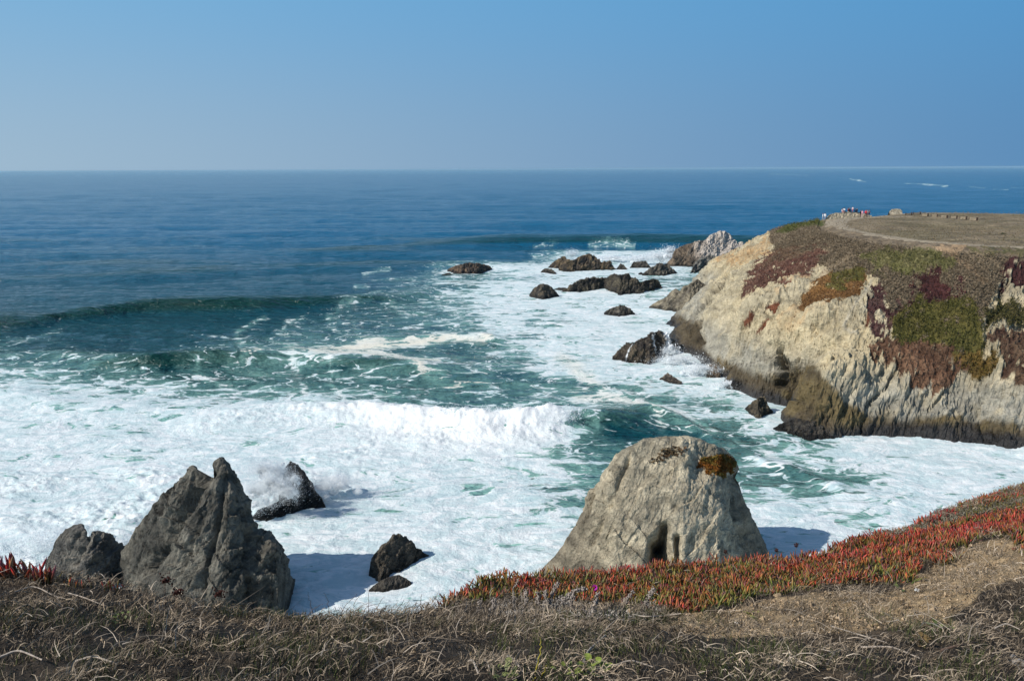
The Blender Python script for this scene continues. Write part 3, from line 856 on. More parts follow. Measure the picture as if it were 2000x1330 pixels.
    nm_ = fbm(W[:, 0]/k*3, W[:, 1]/k*3, W[:, 2]/k*3, 5); nh_ = fbm(W[:, 0]/k*14, W[:, 1]/k*14, W[:, 2]/k*14, 3)
    f = sstep(-.3, .3, nm_)[:, None]
    cc = np.asarray(c1)*f + np.asarray(c2)*(1-f)
    hz = V2[:, 2] - np.tile(zz, nr_)
    if top: 
        kx = (sstep(top[1], top[2], hz + nm_*size*.15))[:, None]; cc = cc*(1-kx) + np.asarray(top[0])*kx
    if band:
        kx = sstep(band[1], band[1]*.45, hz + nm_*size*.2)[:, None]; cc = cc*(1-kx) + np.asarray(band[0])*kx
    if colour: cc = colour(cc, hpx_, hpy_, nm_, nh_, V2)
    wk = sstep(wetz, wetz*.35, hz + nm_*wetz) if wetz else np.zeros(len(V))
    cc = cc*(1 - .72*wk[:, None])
    cc = cc*(1 + .30*nm_[:, None] + .5*nh_[:, None])
    c0 = V2.mean(0); c0[2] = float(zz.mean())
    me = mesh_from(name, V2 - c0, grid_faces(nr_, nc), False)
    set_col(me, 'col', np.clip(cc, .008, 1)); set_col(me, 'wet', wk)
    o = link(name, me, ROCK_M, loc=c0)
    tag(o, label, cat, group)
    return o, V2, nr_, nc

DARK1, DARK2 = (.125, .108, .085), (.065, .058, .048)
peak, pV, pnr, pnc = rock('tall dark grey pointed sea stack with a split crest, left of the near bluff',
 [(222, 1122), (235, 1095), (245, 1070), (262, 1038), (285, 1005), (310, 972), (340, 942), (366, 926), (373, 912), (384, 914), (398, 921), (412, 912), (420, 901), (430, 895), (437, 899), (442, 912), (446, 938), (460, 960), (475, 990), (490, 1030), (505, 1044), (520, 1051), (531, 1056), (522, 1066), (532, 1076), (544, 1098), (538, 1115), (535, 1140), (545, 1185), (556, 1222)],
 [(222, 1126), (260, 1168), (330, 1228), (400, 1264), (450, 1266), (500, 1240), (556, 1227)], slope=58, c1=(.165, .152, .122), c2=(.075, .071, .060), nc=230, seed=1, wetz=1.0, rough=.85,
 carve=[([(402, 925), (370, 985), (330, 1050), (300, 1110)], 15, 1.5), ([(440, 935), (430, 1000), (405, 1090), (400, 1150)], 6, .6), ([(395, 1010), (380, 1060), (365, 1100)], 7, .5), ([(490, 1040), (480, 1110), (500, 1180)], 7, .6)])
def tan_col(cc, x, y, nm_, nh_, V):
    left = np.clip(sstep(1205, 1125, x + 60*nm_ + (1000 - y)*.35) + .8*sstep(1425, 1470, x + 40*nm_), 0, 1)[:, None]  # both flanks darker rock; at the right partly shade put into the colour
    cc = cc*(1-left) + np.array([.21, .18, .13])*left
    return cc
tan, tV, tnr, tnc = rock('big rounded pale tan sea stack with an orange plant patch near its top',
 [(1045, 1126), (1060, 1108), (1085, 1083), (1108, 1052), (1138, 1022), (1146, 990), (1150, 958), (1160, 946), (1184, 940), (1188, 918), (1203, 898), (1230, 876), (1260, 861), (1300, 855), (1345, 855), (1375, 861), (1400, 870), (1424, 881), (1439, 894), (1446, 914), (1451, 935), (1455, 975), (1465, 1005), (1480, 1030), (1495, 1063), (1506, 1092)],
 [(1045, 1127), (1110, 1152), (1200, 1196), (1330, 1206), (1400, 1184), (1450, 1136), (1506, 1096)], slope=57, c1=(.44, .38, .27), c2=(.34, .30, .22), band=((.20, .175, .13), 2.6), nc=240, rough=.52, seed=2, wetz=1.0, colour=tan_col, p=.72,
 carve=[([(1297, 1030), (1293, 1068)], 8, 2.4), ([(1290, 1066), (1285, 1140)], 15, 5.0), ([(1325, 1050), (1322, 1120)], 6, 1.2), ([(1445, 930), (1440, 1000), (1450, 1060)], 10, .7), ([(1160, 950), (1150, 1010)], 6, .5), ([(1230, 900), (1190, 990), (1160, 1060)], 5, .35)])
rock('squat grey rock with a notched top left of the tall stack, washed by spray',
 [(85, 1122), (97, 1088), (108, 1058), (118, 1042), (135, 1031), (155, 1032), (172, 1045), (180, 1036), (205, 1040), (225, 1058), (243, 1075), (256, 1102)],
 [(85, 1126), (170, 1165), (256, 1125)], c1=(.165, .15, .125), c2=(.10, .095, .085), nc=120, rough=.7, seed=3, carve=[([(178, 1042), (150, 1100)], 6, .5)])
rock('black curved rock with a wave bursting over it, behind the tall stack',
 [(490, 1012), (503, 995), (525, 986), (545, 978), (550, 945), (555, 915), (567, 901), (581, 909), (600, 930), (615, 955), (628, 975), (636, 990)],
 [(490, 1015), (520, 1021), (560, 1006), (600, 993), (636, 993)], c1=(.05, .046, .042), c2=(.035, .033, .032), nc=100, rough=.6, seed=4, wetz=2.5)
rock('dark hump backed rock in the white water between the two sea stacks',
 [(720, 1118), (724, 1100), (732, 1083), (748, 1066), (760, 1058), (768, 1047), (780, 1044), (790, 1047), (797, 1058), (815, 1070), (830, 1080), (840, 1086)],
 [(720, 1122), (740, 1133), (780, 1116), (810, 1099), (840, 1088)], c1=(.12, .10, .075), c2=(.08, .07, .055), nc=100, rough=.7, seed=5, wetz=.8)
rock('low dark rock just in front of the hump backed rock',
 [(720, 1152), (740, 1135), (765, 1125), (780, 1122), (795, 1131), (806, 1140)], [(720, 1156), (750, 1157), (780, 1149), (806, 1142)], c1=(.11, .095, .075), c2=(.08, .07, .06), nc=70, rough=.6, seed=6, wetz=.5)
R = rock
R('long dark jagged reef rock, nearest of the offshore ridges', [(1096, 569), (1112, 561), (1130, 549), (1158, 545), (1178, 541), (1192, 544), (1200, 536), (1214, 538), (1224, 534), (1238, 544), (1254, 553), (1262, 547), (1282, 545), (1287, 552), (1294, 563)],
  [(1096, 572), (1130, 572), (1180, 566), (1210, 576), (1250, 574), (1294, 565)], c1=(.10, .085, .06), c2=(.05, .045, .04), nc=130, seed=7, slope=50, rough=1.3)
R('low black ledge linking the small knob to the long reef rock', [(1080, 566), (1090, 562), (1104, 562), (1115, 566)], [(1080, 568), (1115, 571)], c1=DARK2, c2=DARK2, nc=30, seed=8, slope=45)
R('small dark knob of rock left of the long reef rock', [(1034, 575), (1044, 564), (1057, 555), (1069, 556), (1078, 563), (1092, 577)], [(1034, 578), (1060, 584), (1092, 579)], c1=(.11, .09, .065), c2=(.06, .055, .05), nc=60, seed=9, slope=50)
R('brown jagged reef with two humps, behind the long reef rock', [(1070, 524), (1084, 511), (1102, 503), (1114, 511), (1130, 503), (1150, 497), (1162, 500), (1174, 512), (1188, 510), (1203, 526)], [(1070, 526), (1110, 531), (1160, 529), (1203, 528)], c1=(.17, .125, .075), c2=(.07, .058, .048), nc=110, seed=10, slope=50, rough=1.3)
R('small dark rock at the right end of the two humped reef', [(1204, 526), (1212, 515), (1219, 518), (1225, 526)], [(1204, 528), (1225, 528)], c1=DARK1, c2=DARK2, nc=30, seed=11)
R('flat topped dark rock in the surf in front of the bursting wave', [(1230, 523), (1238, 512), (1262, 510), (1272, 523)], [(1230, 525), (1272, 525)], c1=DARK1, c2=DARK2, nc=40, seed=12)
R('dark grey serrated triangular rock near the shore, below the bursting wave', [(1254, 535), (1275, 523), (1290, 513), (1295, 518), (1302, 514), (1310, 524), (1323, 533)], [(1254, 537), (1290, 538), (1323, 535)], c1=(.16, .14, .11), c2=(.09, .08, .07), nc=60, seed=13, rough=1.3)
R('tiny dark rock left of the serrated triangular rock', [(1247, 534), (1252, 531.5), (1256, 534)], [(1247, 536), (1256, 536)], c1=DARK2, c2=DARK2, nc=14, seed=14)
R('low dark rock at the left foot of the two humped reef', [(1056, 532), (1064, 524), (1077, 526), (1086, 532)], [(1056, 534), (1086, 535)], c1=DARK1, c2=DARK2, nc=34, seed=15)
R('low brown rock streaming with white water, farthest left of the reefs', [(874, 527), (889, 520), (915, 514), (935, 515), (950, 518), (961, 524)], [(874, 529), (900, 535), (930, 534), (961, 527)], c1=(.19, .13, .085), c2=(.07, .06, .055), nc=90, seed=16, slope=40, rough=1.2)
R('thin dark sliver of rock in front of the low streaming rock', [(862, 537), (875, 533), (889, 537)], [(862, 539), (889, 539)], c1=DARK2, c2=DARK2, nc=24, seed=17)
R('lone small dark rock in the foam, nearest to the viewer of the offshore rocks', [(1180, 611), (1194, 602), (1212, 596), (1226, 600), (1240, 612)], [(1180, 613), (1210, 618), (1240, 614)], c1=(.13, .115, .09), c2=(.07, .065, .055), nc=60, seed=18)
def white_top(cc, x, y, nm_, nh_, V):
    k = (sstep(1345, 1385, x + 30*nm_)*sstep(520, 497, y + 18*nm_))[:, None]
    return cc*(1-k) + np.array([.50, .44, .38])*k
R('pale guano topped crag at the outer tip of the headland', [(1300, 517), (1310, 508), (1318, 500), (1322, 486), (1342, 477), (1377, 468), (1392, 457), (1407, 451), (1424, 456), (1434, 468), (1441, 477), (1447, 474), (1453, 480), (1470, 475), (1494, 464), (1530, 470)],
  [(1300, 519), (1350, 521), (1400, 520), (1530, 510)], c1=(.20, .15, .105), c2=(.08, .065, .05), nc=170, seed=19, slope=52, colour=white_top, rough=1.2, cat='crag', name='sea_crag')
R('dark low rock apron in front of the pale crag', [(1348, 533), (1358, 516), (1368, 506), (1387, 498), (1400, 504), (1416, 501), (1424, 508), (1434, 520)], [(1348, 535), (1380, 532), (1434, 534)], c1=(.20, .19, .165), c2=(.08, .08, .075), nc=80, seed=20, slope=48, rough=1.3)
R('olive grey finger of rock with upright fins at the foot of the shoulder', [(1268, 599), (1284, 588), (1304, 579), (1313, 569), (1320, 565), (1329, 570), (1335, 560), (1346, 556), (1362, 545), (1385, 560)], [(1268, 602), (1310, 608), (1345, 612), (1385, 606)], c1=(.26, .225, .16), c2=(.15, .13, .10), nc=100, seed=21, slope=42, rough=.8)
R('wet dark rock draped with white water, touching the headland', [(1196, 696), (1213, 682), (1232, 670), (1257, 660), (1270, 652), (1285, 648), (1300, 651), (1318, 668)], [(1196, 702), (1230, 708), (1268, 712), (1285, 702), (1318, 694)], c1=(.12, .095, .065), c2=(.06, .05, .042), nc=110, seed=22, slope=38, rough=1.2,
  colour=lambda cc, x, y, a, b, V: (lambda k: cc*(1-k) + np.array([.8, .84, .86])*k)((np.clip(np.exp(-(line_dist(x + 6*a, y, [(1298, 652), (1306, 668), (1290, 700)])[0]/5)**2) + np.exp(-(line_dist(x + 8*a, y, [(1274, 655), (1280, 690)])[0]/2)**2) + .8*np.exp(-(line_dist(x + 8*a, y, [(1236, 676), (1222, 706)])[0]/2)**2), 0, 1))[:, None]))
R('small upright dark rock in the surf under the headland cleft', [(1453, 800), (1470, 785), (1480, 777), (1492, 775), (1500, 790), (1510, 804)], [(1453, 803), (1480, 820), (1510, 807)], c1=(.13, .105, .07), c2=(.07, .06, .045), nc=70, seed=23, wetz=.9)
R('black mussel covered ledge reaching into the foam at the headland foot', [(1510, 836), (1530, 827), (1552, 818), (1582, 820), (1605, 832), (1630, 850)], [(1510, 838), (1545, 849), (1580, 860), (1630, 858)], c1=(.06, .052, .042), c2=(.03, .028, .027), nc=80, seed=24, slope=40, rough=1.2)
R('half drowned brown rock under a smooth sheet of water', [(1288, 740), (1304, 728), (1314, 735), (1332, 746)], [(1288, 743), (1310, 747), (1332, 749)], c1=(.2, .16, .12), c2=(.12, .10, .09), nc=40, seed=25, slope=35)
R('small brown rock with water running down it at the cliff foot', [(1380, 725), (1387, 711), (1400, 717), (1408, 736)], [(1380, 737), (1408, 739)], c1=(.25, .18, .12), c2=(.14, .11, .08), nc=40, seed=26, slope=50)

# orange plant patch growing on the tan stack: a mat lying on the rock surface
def patch_on(V, poly, name, parent, n, size, cols, seed):
    rng = np.random.default_rng(seed)
    x, y = proj(V[:, 0], V[:, 1], V[:, 2])
    jx_ = x + 5*fbm(V[:, 0], V[:, 1], V[:, 2], 3); jy_ = y + 8*fbm(V[:, 0], V[:, 1], V[:, 2] + 9, 3)
    idx = np.nonzero(in_poly(jx_, jy_, poly))[0]
    half = idx[idx < len(V)*.74]
    idx = rng.choice(half, n)
    base = V[idx] + rng.normal(size=(n, 3))*.06 - np.array(parent.location)
    T = []
    for j in range(4):
        d = rng.normal(size=(n, 3)); d[:, 2] = abs(d[:, 2]) + .3; d[:, 1] -= .5; d /= np.linalg.norm(d, axis=1)[:, None]
        s = np.cross(d, rng.normal(size=(n, 3))); s /= np.linalg.norm(s, axis=1)[:, None]
        T += [base + s*size*.4, base - s*size*.4, base + d*size]
    T = np.stack(T, 1).reshape(-1, 3)
    me = mesh_from(name, T, np.arange(len(T)).reshape(-1, 3), False)
    f = sstep(-.2, .2, fbm(T[:, 0]*.9, T[:, 1]*.9, T[:, 2]*.9, 2))[:, None]
    set_col(me, 'col', np.array(cols[0])*f + np.array(cols[1])*(1-f))
    o = link(name, me, LEAFM, parent); tag(o, kind='stuff'); return o
patch_on(tV, [(1360, 915), (1372, 896), (1400, 888), (1425, 893), (1436, 905), (1430, 922), (1418, 922), (1412, 938), (1400, 925), (1385, 928), (1375, 915)], 'plant_patch', tan, 2600, .17, [(.26, .10, .018), (.20, .14, .03)], 1)
patch_on(tV, [(1270, 900), (1300, 876), (1345, 872), (1335, 890), (1300, 895), (1280, 910)], 'plant_patch', tan, 130, .2, [(.17, .10, .05), (.15, .11, .06)], 2)

# ------------------------------------------------------------------ spray: swarms of droplets
m, nt, out = new_mat('spray_white'); q = NT(nt)
b = q.bsdf((.92, .94, .95), .8, .1); b.inputs['Subsurface Weight'].default_value = 0
tr = q.n('ShaderNodeBsdfTranslucent'); tr.inputs[0].default_value = (.92, .94, .95, 1)
mx = q.n('ShaderNodeMixShader'); mx.inputs[0].default_value = .45; q.l(b.outputs[0], mx.inputs[1]); q.l(tr.outputs[0], mx.inputs[2]); q.l(mx.outputs[0], out.inputs[0])
SPRAY = m
def spray(label, blobs, n, size, seed, cat='sea spray', core=7, fan=False):
    rng = np.random.default_rng(seed); pts = []
    tw = sum(b[4] for b in blobs)
    for (px, py, z, r, w) in blobs:
        c = unproj_z(px, py, z) if z < 20 else unproj_y(px, py, z); k = int(n*w/tw)
        p = rng.normal(size=(k, 3))
        p *= np.array(r)
        p = p + c
        p += .35*np.array(r)*np.stack([fbm(p[:, 0]*.8, p[:, 1]*.8, p[:, 2]*.8, 3), fbm(p[:, 0]*.8 + 40, p[:, 1]*.8, p[:, 2]*.8, 3), fbm(p[:, 0]*.8, p[:, 1]*.8 + 40, p[:, 2]*.8, 3)], 1)*3
        if fan:
            nf = 34; fd = rng.normal(size=(nf, 3)); fd[:, 2] = np.abs(fd[:, 2])*1.1 + .25; fd[:, 1] *= .5; fd /= np.linalg.norm(fd, axis=1)[:, None]
            fi = rng.integers(0, nf, k); tt = rng.beta(1.1, 1.7, k)[:, None]*rng.uniform(.6, 1.5, nf)[fi][:, None]*2.3
            p2 = c + fd[fi]*tt*np.array(r) + rng.normal(size=(k, 3))*np.array(r)*(.05 + .14*tt); p2[:, 2] -= .16*tt[:, 0]**2*r[2]
            p = np.where(rng.random((k, 1)) < .75, p2, p)
        pts.append(p[p[:, 2] > .1])
    P = np.concatenate(pts); n = len(P)
    bm = bmesh.new(); bmesh.ops.create_icosphere(bm, subdivisions=3, radius=1)
    SV = np.array([v.co[:] for v in bm.verts]); SF = np.array([[v.index for v in f.verts] for f in bm.faces]); bm.free()
    CV, CF = [], []
    for (px, py, z, r, w) in blobs:
        c = unproj_z(px, py, z) if z < 20 else unproj_y(px, py, z); rm = np.array(r)
        for k_ in range(core):
            cc = c + rng.normal(size=3)*rm*.55
            rad = rm*rng.uniform(.22, .5)*rng.uniform(.6, 1.3, 3)
            v = SV*rad + cc
            v = v + SV*(rm.mean()*.5*fbm(v[:, 0]*1.3/rm.mean(), v[:, 1]*1.3/rm.mean(), v[:, 2]*1.3/rm.mean(), 4))[:, None]
            CF.append(SF + sum(len(a) for a in CV)); CV.append(v)
    s = size*rng.lognormal(0, .45, n)[:, None, None]
    V = P[:, None, :] + s*rng.normal(size=(n, 3, 3))*.62
    V = V.reshape(-1, 3); Fs = np.arange(3*n).reshape(-1, 3)
    if CV: 
        CV = np.concatenate(CV); CF = np.concatenate(CF); CF = CF + len(V); V = np.concatenate([V, CV]); Fs = np.concatenate([Fs, CF])
    me = mesh_from('spray', V, Fs, True)
    o = link('sea_spray', me, SPRAY); tag(o, label, cat, kind='stuff'); return o
spray('white burst of spray breaking over the black curved rock', [(535, 952, 72.0, (1.0, .5, .8), 6), (505, 965, 72.5, (1.1, .6, .8), 4), (562, 965, 71.6, (.55, .3, .45), 3.2), (545, 925, 73.5, (.7, .5, .7), 2), (575, 940, 72.6, (.35, .3, .5), .7), (490, 990, 71.5, (1.0, .6, .4), 1.5), (512, 925, 73.2, (1.2, .6, .9), 4), (668, 945, 78, (2.2, 1.4, .8), 3), (640, 955, 77, (1.6, 1.2, .9), 2.5)], 260000, .024, 1, fan=True, core=5)
spray('fine spray drifting round the squat grey rock at far left', [(95, 1060, .8, (1.0, 1.2, .9), 3), (40, 1075, .6, (2.0, 1.2, .7), 3), (150, 1045, .4, (1.5, .8, .5), 1), (235, 1060, .5, (.8, .5, .4), 1)], 60000, .030, 2, core=0)
spray('wave bursting against the foot of the pale crag', [(1290, 505, 1.5, (3.6, 2.0, 1.5), 4), (1250, 508, 1.0, (4.0, 2, 1.0), 3), (1310, 495, 3.2, (1.8, 1, 1.4), 2), (1190, 505, .7, (6, 2, .6), 2)], 34000, .13, 3, fan=True)
spray('thin plume of spray behind the two humped reef', [(1118, 500, 1.6, (1.6, .8, 1.3), 1)], 8000, .10, 4, core=2, fan=True)
spray('surf exploding along the headland foot beside the draped rock', [(1330, 705, .7, (2.2, 1.0, .6), 3), (1375, 725, .8, (2.2, .9, .7), 3), (1310, 690, 1.2, (.9, .6, .9), 1.4), (1425, 752, .5, (1.4, .7, .4), 1.4)], 40000, .065, 5, core=5, fan=True)
spray('spray tossed up along the crest of the breaking wave', [(x, 803, 2.1, (1.5, .5, .28), 1) for x in range(880, 1120, 30)] + [(1105, 812, 1.9, (.9, .6, .5), 2)], 22000, .05, 6, core=0)

# ------------------------------------------------------------------ things on the headland
def on_land(px, py):
    return hland(px, py)
TIM = simple_mat('weathered_timber', (.33, .27, .19), .9, .25, 6.0)
TIMD = simple_mat('dark_timber', (.07, .045, .035), .9, .25, 6.0)
def box_mesh(name, sx, sy, sz, bev=.02):
    bm = bmesh.new(); bmesh.ops.create_cube(bm, size=1)
    for v in bm.verts: v.co = Vector((v.co.x*sx, v.co.y*sy, v.co.z*sz))
    bmesh.ops.bevel(bm, geom=bm.edges[:], offset=bev, segments=1, affect='EDGES')
    me = bpy.data.meshes.new(name); bm.to_mesh(me); bm.free(); return me
bar = [((1762, 420.3), (1765.5, 420.3)), ((1768, 421.6), (1781, 421.4)), ((1783, 420.4), (1795.5, 419.0)), ((1799, 422.8), (1813, 423.6)), ((1818, 424.6), (1831.5, 425.2)), ((1836, 426.2), (1850.5, 427)),
       ((1855, 427.6), (1869.5, 428.2)), ((1873.5, 428.8), (1888, 429.6)), ((1892, 430.6), (1908.5, 432))]
bar = bar[1:]
names = ['leftmost', 'second from left', 'third from left', 'fourth from left', 'fourth from right', 'third from right', 'second from right', 'rightmost']
RAILM = box_mesh('rail', 1, .20, .17); POSTM = box_mesh('post', .26, .26, .72)
RAILM.materials.append(TIM); POSTM.materials.append(TIMD)
for i, (a, b) in enumerate(bar):
    A, B = on_land(*a), on_land(*b)
    # keep the line of barriers at one distance so that each stays level
    Lh = np.linalg.norm((B - A)[:2])
    if Lh > 3.4: B = A + np.array([2.1*(B[0]-A[0])/abs(B[0]-A[0]), .4, 0]); 
    Lh = np.linalg.norm((B - A)[:2]); ang = math.atan2(B[1]-A[1], B[0]-A[0])
    root = bpy.data.objects.new('timber_barrier', None); COL.objects.link(root); root.empty_display_size = .2
    root.location = (*((A + B)/2)[:2], float(HS(*((A + B)/2)[:2]))); root.rotation_euler = (0, 0, ang)
    tag(root, 'low log barrier on the plateau, %s of the row' % names[i], 'barrier', 'low timber barriers in a row on the plateau')
    for zr in (.22, .56):
        r = link('rail', RAILM, parent=root); r.scale = (Lh - .3, 1, 1); r.location = (0, 0, zr*.85)
    for xx in (-Lh/2 + .12, Lh/2 - .12):
        pz = link('post', POSTM, parent=root, loc=(xx, 0, .40))
        if xx < 0: pz.scale = (.6, .6, .85)

R('pale cream rock outcrop where visitors sit, at the edge of the plateau', [(1613, 426), (1622, 419), (1632, 416), (1640, 416.5), (1648, 413.4), (1662, 414), (1676, 415), (1690, 418), (1702, 421.5)], [(1613, 425.5), (1702, 424.0)],
  z0=21.9, slope=40, c1=(.50, .43, .31), c2=(.42, .36, .26), nc=90, rough=.9, wetz=0, cat='outcrop', seed=30, name='rock_outcrop', back=60)
R('pale boulder with a shaded left side standing alone on the plateau rim', [(1737, 413), (1742, 408.8), (1750, 408), (1758, 409), (1762, 412)], [(1737, 414.2), (1750, 414.2), (1762, 414.2)], z0=22.15, slope=60, c1=(.48, .42, .31), c2=(.36, .31, .23), nc=40, wetz=0, cat='boulder', seed=31, name='boulder', back=60)
R('low dark green bush alone on the plateau grass', [(1952, 458), (1956, 455.4), (1963, 455), (1966, 458)], [(1952, 458.6), (1966, 458.6)], z0=21.95, slope=60, c1=(.05, .055, .02), c2=(.03, .035, .015), nc=30, wetz=0, cat='bush', seed=32, name='bush', back=60, rough=2)

# people, built as one skinned body each
def skin_body(name, joints, edges, radii, rootv=0):
    me = bpy.data.meshes.new(name)
    me.from_pydata([Vector(j) for j in joints], edges, [])
    o = bpy.data.objects.new(name, me); COL.objects.link(o)
    o.modifiers.new('s', 'SKIN')
    for i, r in enumerate(radii): me.skin_vertices[0].data[i].radius = (r, r)
    me.skin_vertices[0].data[rootv].use_root = True
    sb_ = o.modifiers.new('b', 'SUBSURF'); sb_.levels = 1; sb_.render_levels = 1
    dg = bpy.context.evaluated_depsgraph_get()
    res = bpy.data.meshes.new_from_object(o.evaluated_get(dg))
    bpy.data.objects.remove(o); bpy.data.meshes.remove(me)
    res.name = name
    return res
def standing(step=.1, arm=.0):
    J = [(0,0,.95),(0,0,1.2),(0,0,1.42),(0,0,1.52),(0,.0,1.62),(0,0,1.72),
         (.10,0,.90),(.12,step*.5,.50),(.13,step,.08),(.13,step-.14,.03),
         (-.10,0,.90),(-.12,-step*.5,.50),(-.13,-step,.08),(-.13,-step-.14,.03),
         (.19,0,1.40),(.25,.03,1.12),(.24,-.06-arm,.88+arm),(.24,-.10-arm,.80+arm),
         (-.19,0,1.40),(-.25,.03,1.12),(-.24,-.06,.88),(-.24,-.08,.80)]
    E = [(0,1),(1,2),(2,3),(3,4),(4,5),(0,6),(6,7),(7,8),(8,9),(0,10),(10,11),(11,12),(12,13),(2,14),(14,15),(15,16),(16,17),(2,18),(18,19),(19,20),(20,21)]
    Rr = [.15,.14,.15,.06,.10,.085,.095,.068,.045,.04,.095,.068,.045,.04,.065,.05,.038,.035,.065,.05,.038,.035]
    return J, E, Rr
def sitting():
    J = [(0,0,.12),(0,.04,.38),(0,.02,.60),(0,0,.70),(0,-.02,.80),(0,-.02,.90),
         (.10,-.05,.12),(.14,-.42,.36),(.14,-.50,.0),(.14,-.62,-.03),
         (-.10,-.05,.12),(-.14,-.42,.32),(-.14,-.55,-.02),(-.14,-.67,-.05),
         (.19,.02,.58),(.25,-.08,.36),(.18,-.32,.36),(.16,-.38,.36),
         (-.19,.02,.58),(-.25,-.08,.36),(-.18,-.32,.36),(-.16,-.38,.36)]
    _, E, Rr = standing()
    return J, E, Rr
BODY = {}
for key, (J, E, Rr) in {'stand': standing(), 'walk': standing(.22, .1), 'sit': sitting()}.items():
    BODY[key] = (skin_body('person_body_' + key, J, E, Rr), key)
CL = {}
def cloth(c):
    if c not in CL: CL[c] = simple_mat('cloth', c, .85, .1, 8)
    return CL[c]
SKIN = simple_mat('skin', (.42, .25, .17), .6, .05, 8)
def head_cap(z, y=0.0):
    bm = bmesh.new(); bmesh.ops.create_icosphere(bm, subdivisions=2, radius=.115)
    for v in list(bm.verts):
        v.co = Vector((v.co.x*.95, v.co.y*1.08 + y + .012, v.co.z*1.05 + z + .022))
    bmesh.ops.delete(bm, geom=[v for v in bm.verts if v.co.z < z - .02 and v.co.y < y + .02], context='VERTS')
    me = bpy.data.meshes.new('hair'); bm.to_mesh(me); bm.free(); return me
HAIRM = {'stand': head_cap(1.66), 'walk': head_cap(1.66), 'sit': head_cap(.84, -.02)}
def person(px, py, pose, shirt, trousers, hair, label, rot=0.0, h=1.0, lift=0.0, pt=None):
    p = on_land(px, py) if pt is None else pt
    me = BODY[pose][0].copy(); me.name = 'person'
    for mm in (cloth(shirt), cloth(trousers), SKIN): me.materials.append(mm)
    hip, neck = (.98, 1.50) if pose != 'sit' else (.22, .68)
    for f in me.polygons:
        c = f.center
        hand = abs(c.x) > .17 and (c.z < .90 if pose != 'sit' else c.y < -.26) and c.z > (.6 if pose != 'sit' else .2) and abs(c.x) > .1
        if c.z > neck or (hand and pose != 'sit'): f.material_index = 2
        elif pose == 'sit': f.material_index = 0 if (c.z > hip and c.y > -.2) or (abs(c.x) > .17 and c.z > .3 and c.y > -.3) else 1
        else: f.material_index = 0 if (c.z > hip or (abs(c.x) > .18 and c.z > .85)) else 1
        f.use_smooth = True
    o = link('person', me); o.location = (p[0], p[1], p[2] + lift); o.rotation_euler = (0, 0, rot); o.scale = (h, h, h)
    hh = link('hair', HAIRM[pose].copy(), parent=o); hh.data.materials.append(cloth(hair))
    tag(o, label, 'person', 'visitors at the end of the headland')
def on_view(px, py, d=None):
    """point on the sight line at the distance of the visitors' rock"""
    return unproj_y(px, py, d)
W, K, RD, PK, NV, BN, GY = (.80, .80, .82), (.02, .02, .025), (.62, .05, .06), (.75, .38, .45), (.03, .04, .10), (.16, .10, .07), (.3, .3, .32)
yP = on_land(1640, 424)[1]
person(1607, 424.0, 'stand', W, GY, BN, 'person in a white top standing at the plateau edge, farthest left', 1.2)
person(1611, 426.2, 'walk', W, (.55, .55, .6), K, 'person in pale clothes on the path, second from left', -.6)
dg_o = bpy.data.objects
def rock_top(px, oname='rock_outcrop'):
    """highest point of the outcrop in this direction"""
    o = dg_o[oname]; me = o.data; n = len(me.vertices)
    a = np.empty(n*3, np.float32); me.vertices.foreach_get('co', a); a = a.reshape(-1, 3) + np.array(o.location)
    x, y = proj(a[:, 0], a[:, 1], a[:, 2])
    k = np.abs(x - px) < 1.0
    i = np.argmax(np.where(k, a[:, 2], -99)); return a[i].astype(float)
def rperson(px, pose, *a, **k): person(px, 0, pose, *a, pt=rock_top(px) + np.array([0, -.12, -.04]), **k)
rperson(1643.6, 'sit', (.75, .55, .52), (.6, .3, .28), BN, 'person in a pale pink top sitting at the left end of the cream rock', rot=.3)
rperson(1647.8, 'sit', W, NV, K, 'person in white sitting second from left on the cream rock', rot=-.4)
rperson(1655, 'sit', (.30, .04, .05), K, K, 'person in dark red sitting in the middle of the cream rock', rot=.8)
rperson(1659.5, 'sit', K, K, BN, 'person in black sitting right of the one in dark red', rot=.1)
rperson(1664.3, 'stand', (.85, .62, .58), RD, BN, 'person in a white and pink top standing behind the seated group', rot=2.6, h=.72)
rperson(1668.5, 'sit', NV, K, K, 'person in navy sitting low on the right part of the cream rock', rot=1.0)
rperson(1673, 'sit', K, NV, BN, 'person in black and navy at the right end of the seated group', rot=-.5)
person(1680.6, 419.5, 'stand', K, K, K, 'person all in black standing right of the cream rock', .5)
person(1683.8, 418.2, 'stand', PK, (.6, .4, .4), BN, 'person in a pink top standing beside the one in black', -.8)
person(1690.7, 417.8, 'stand', RD, (.12, .03, .04), BN, 'person in a bright red top standing near the right', 2.5, 1.02)
person(1693.6, 417.3, 'stand', GY, NV, BN, 'person in grey half hidden behind the one in red', 2.0)
person(1697.5, 417.5, 'walk', (.22, .16, .18), NV, K, 'person in brown and blue standing farthest right of the group', .2)

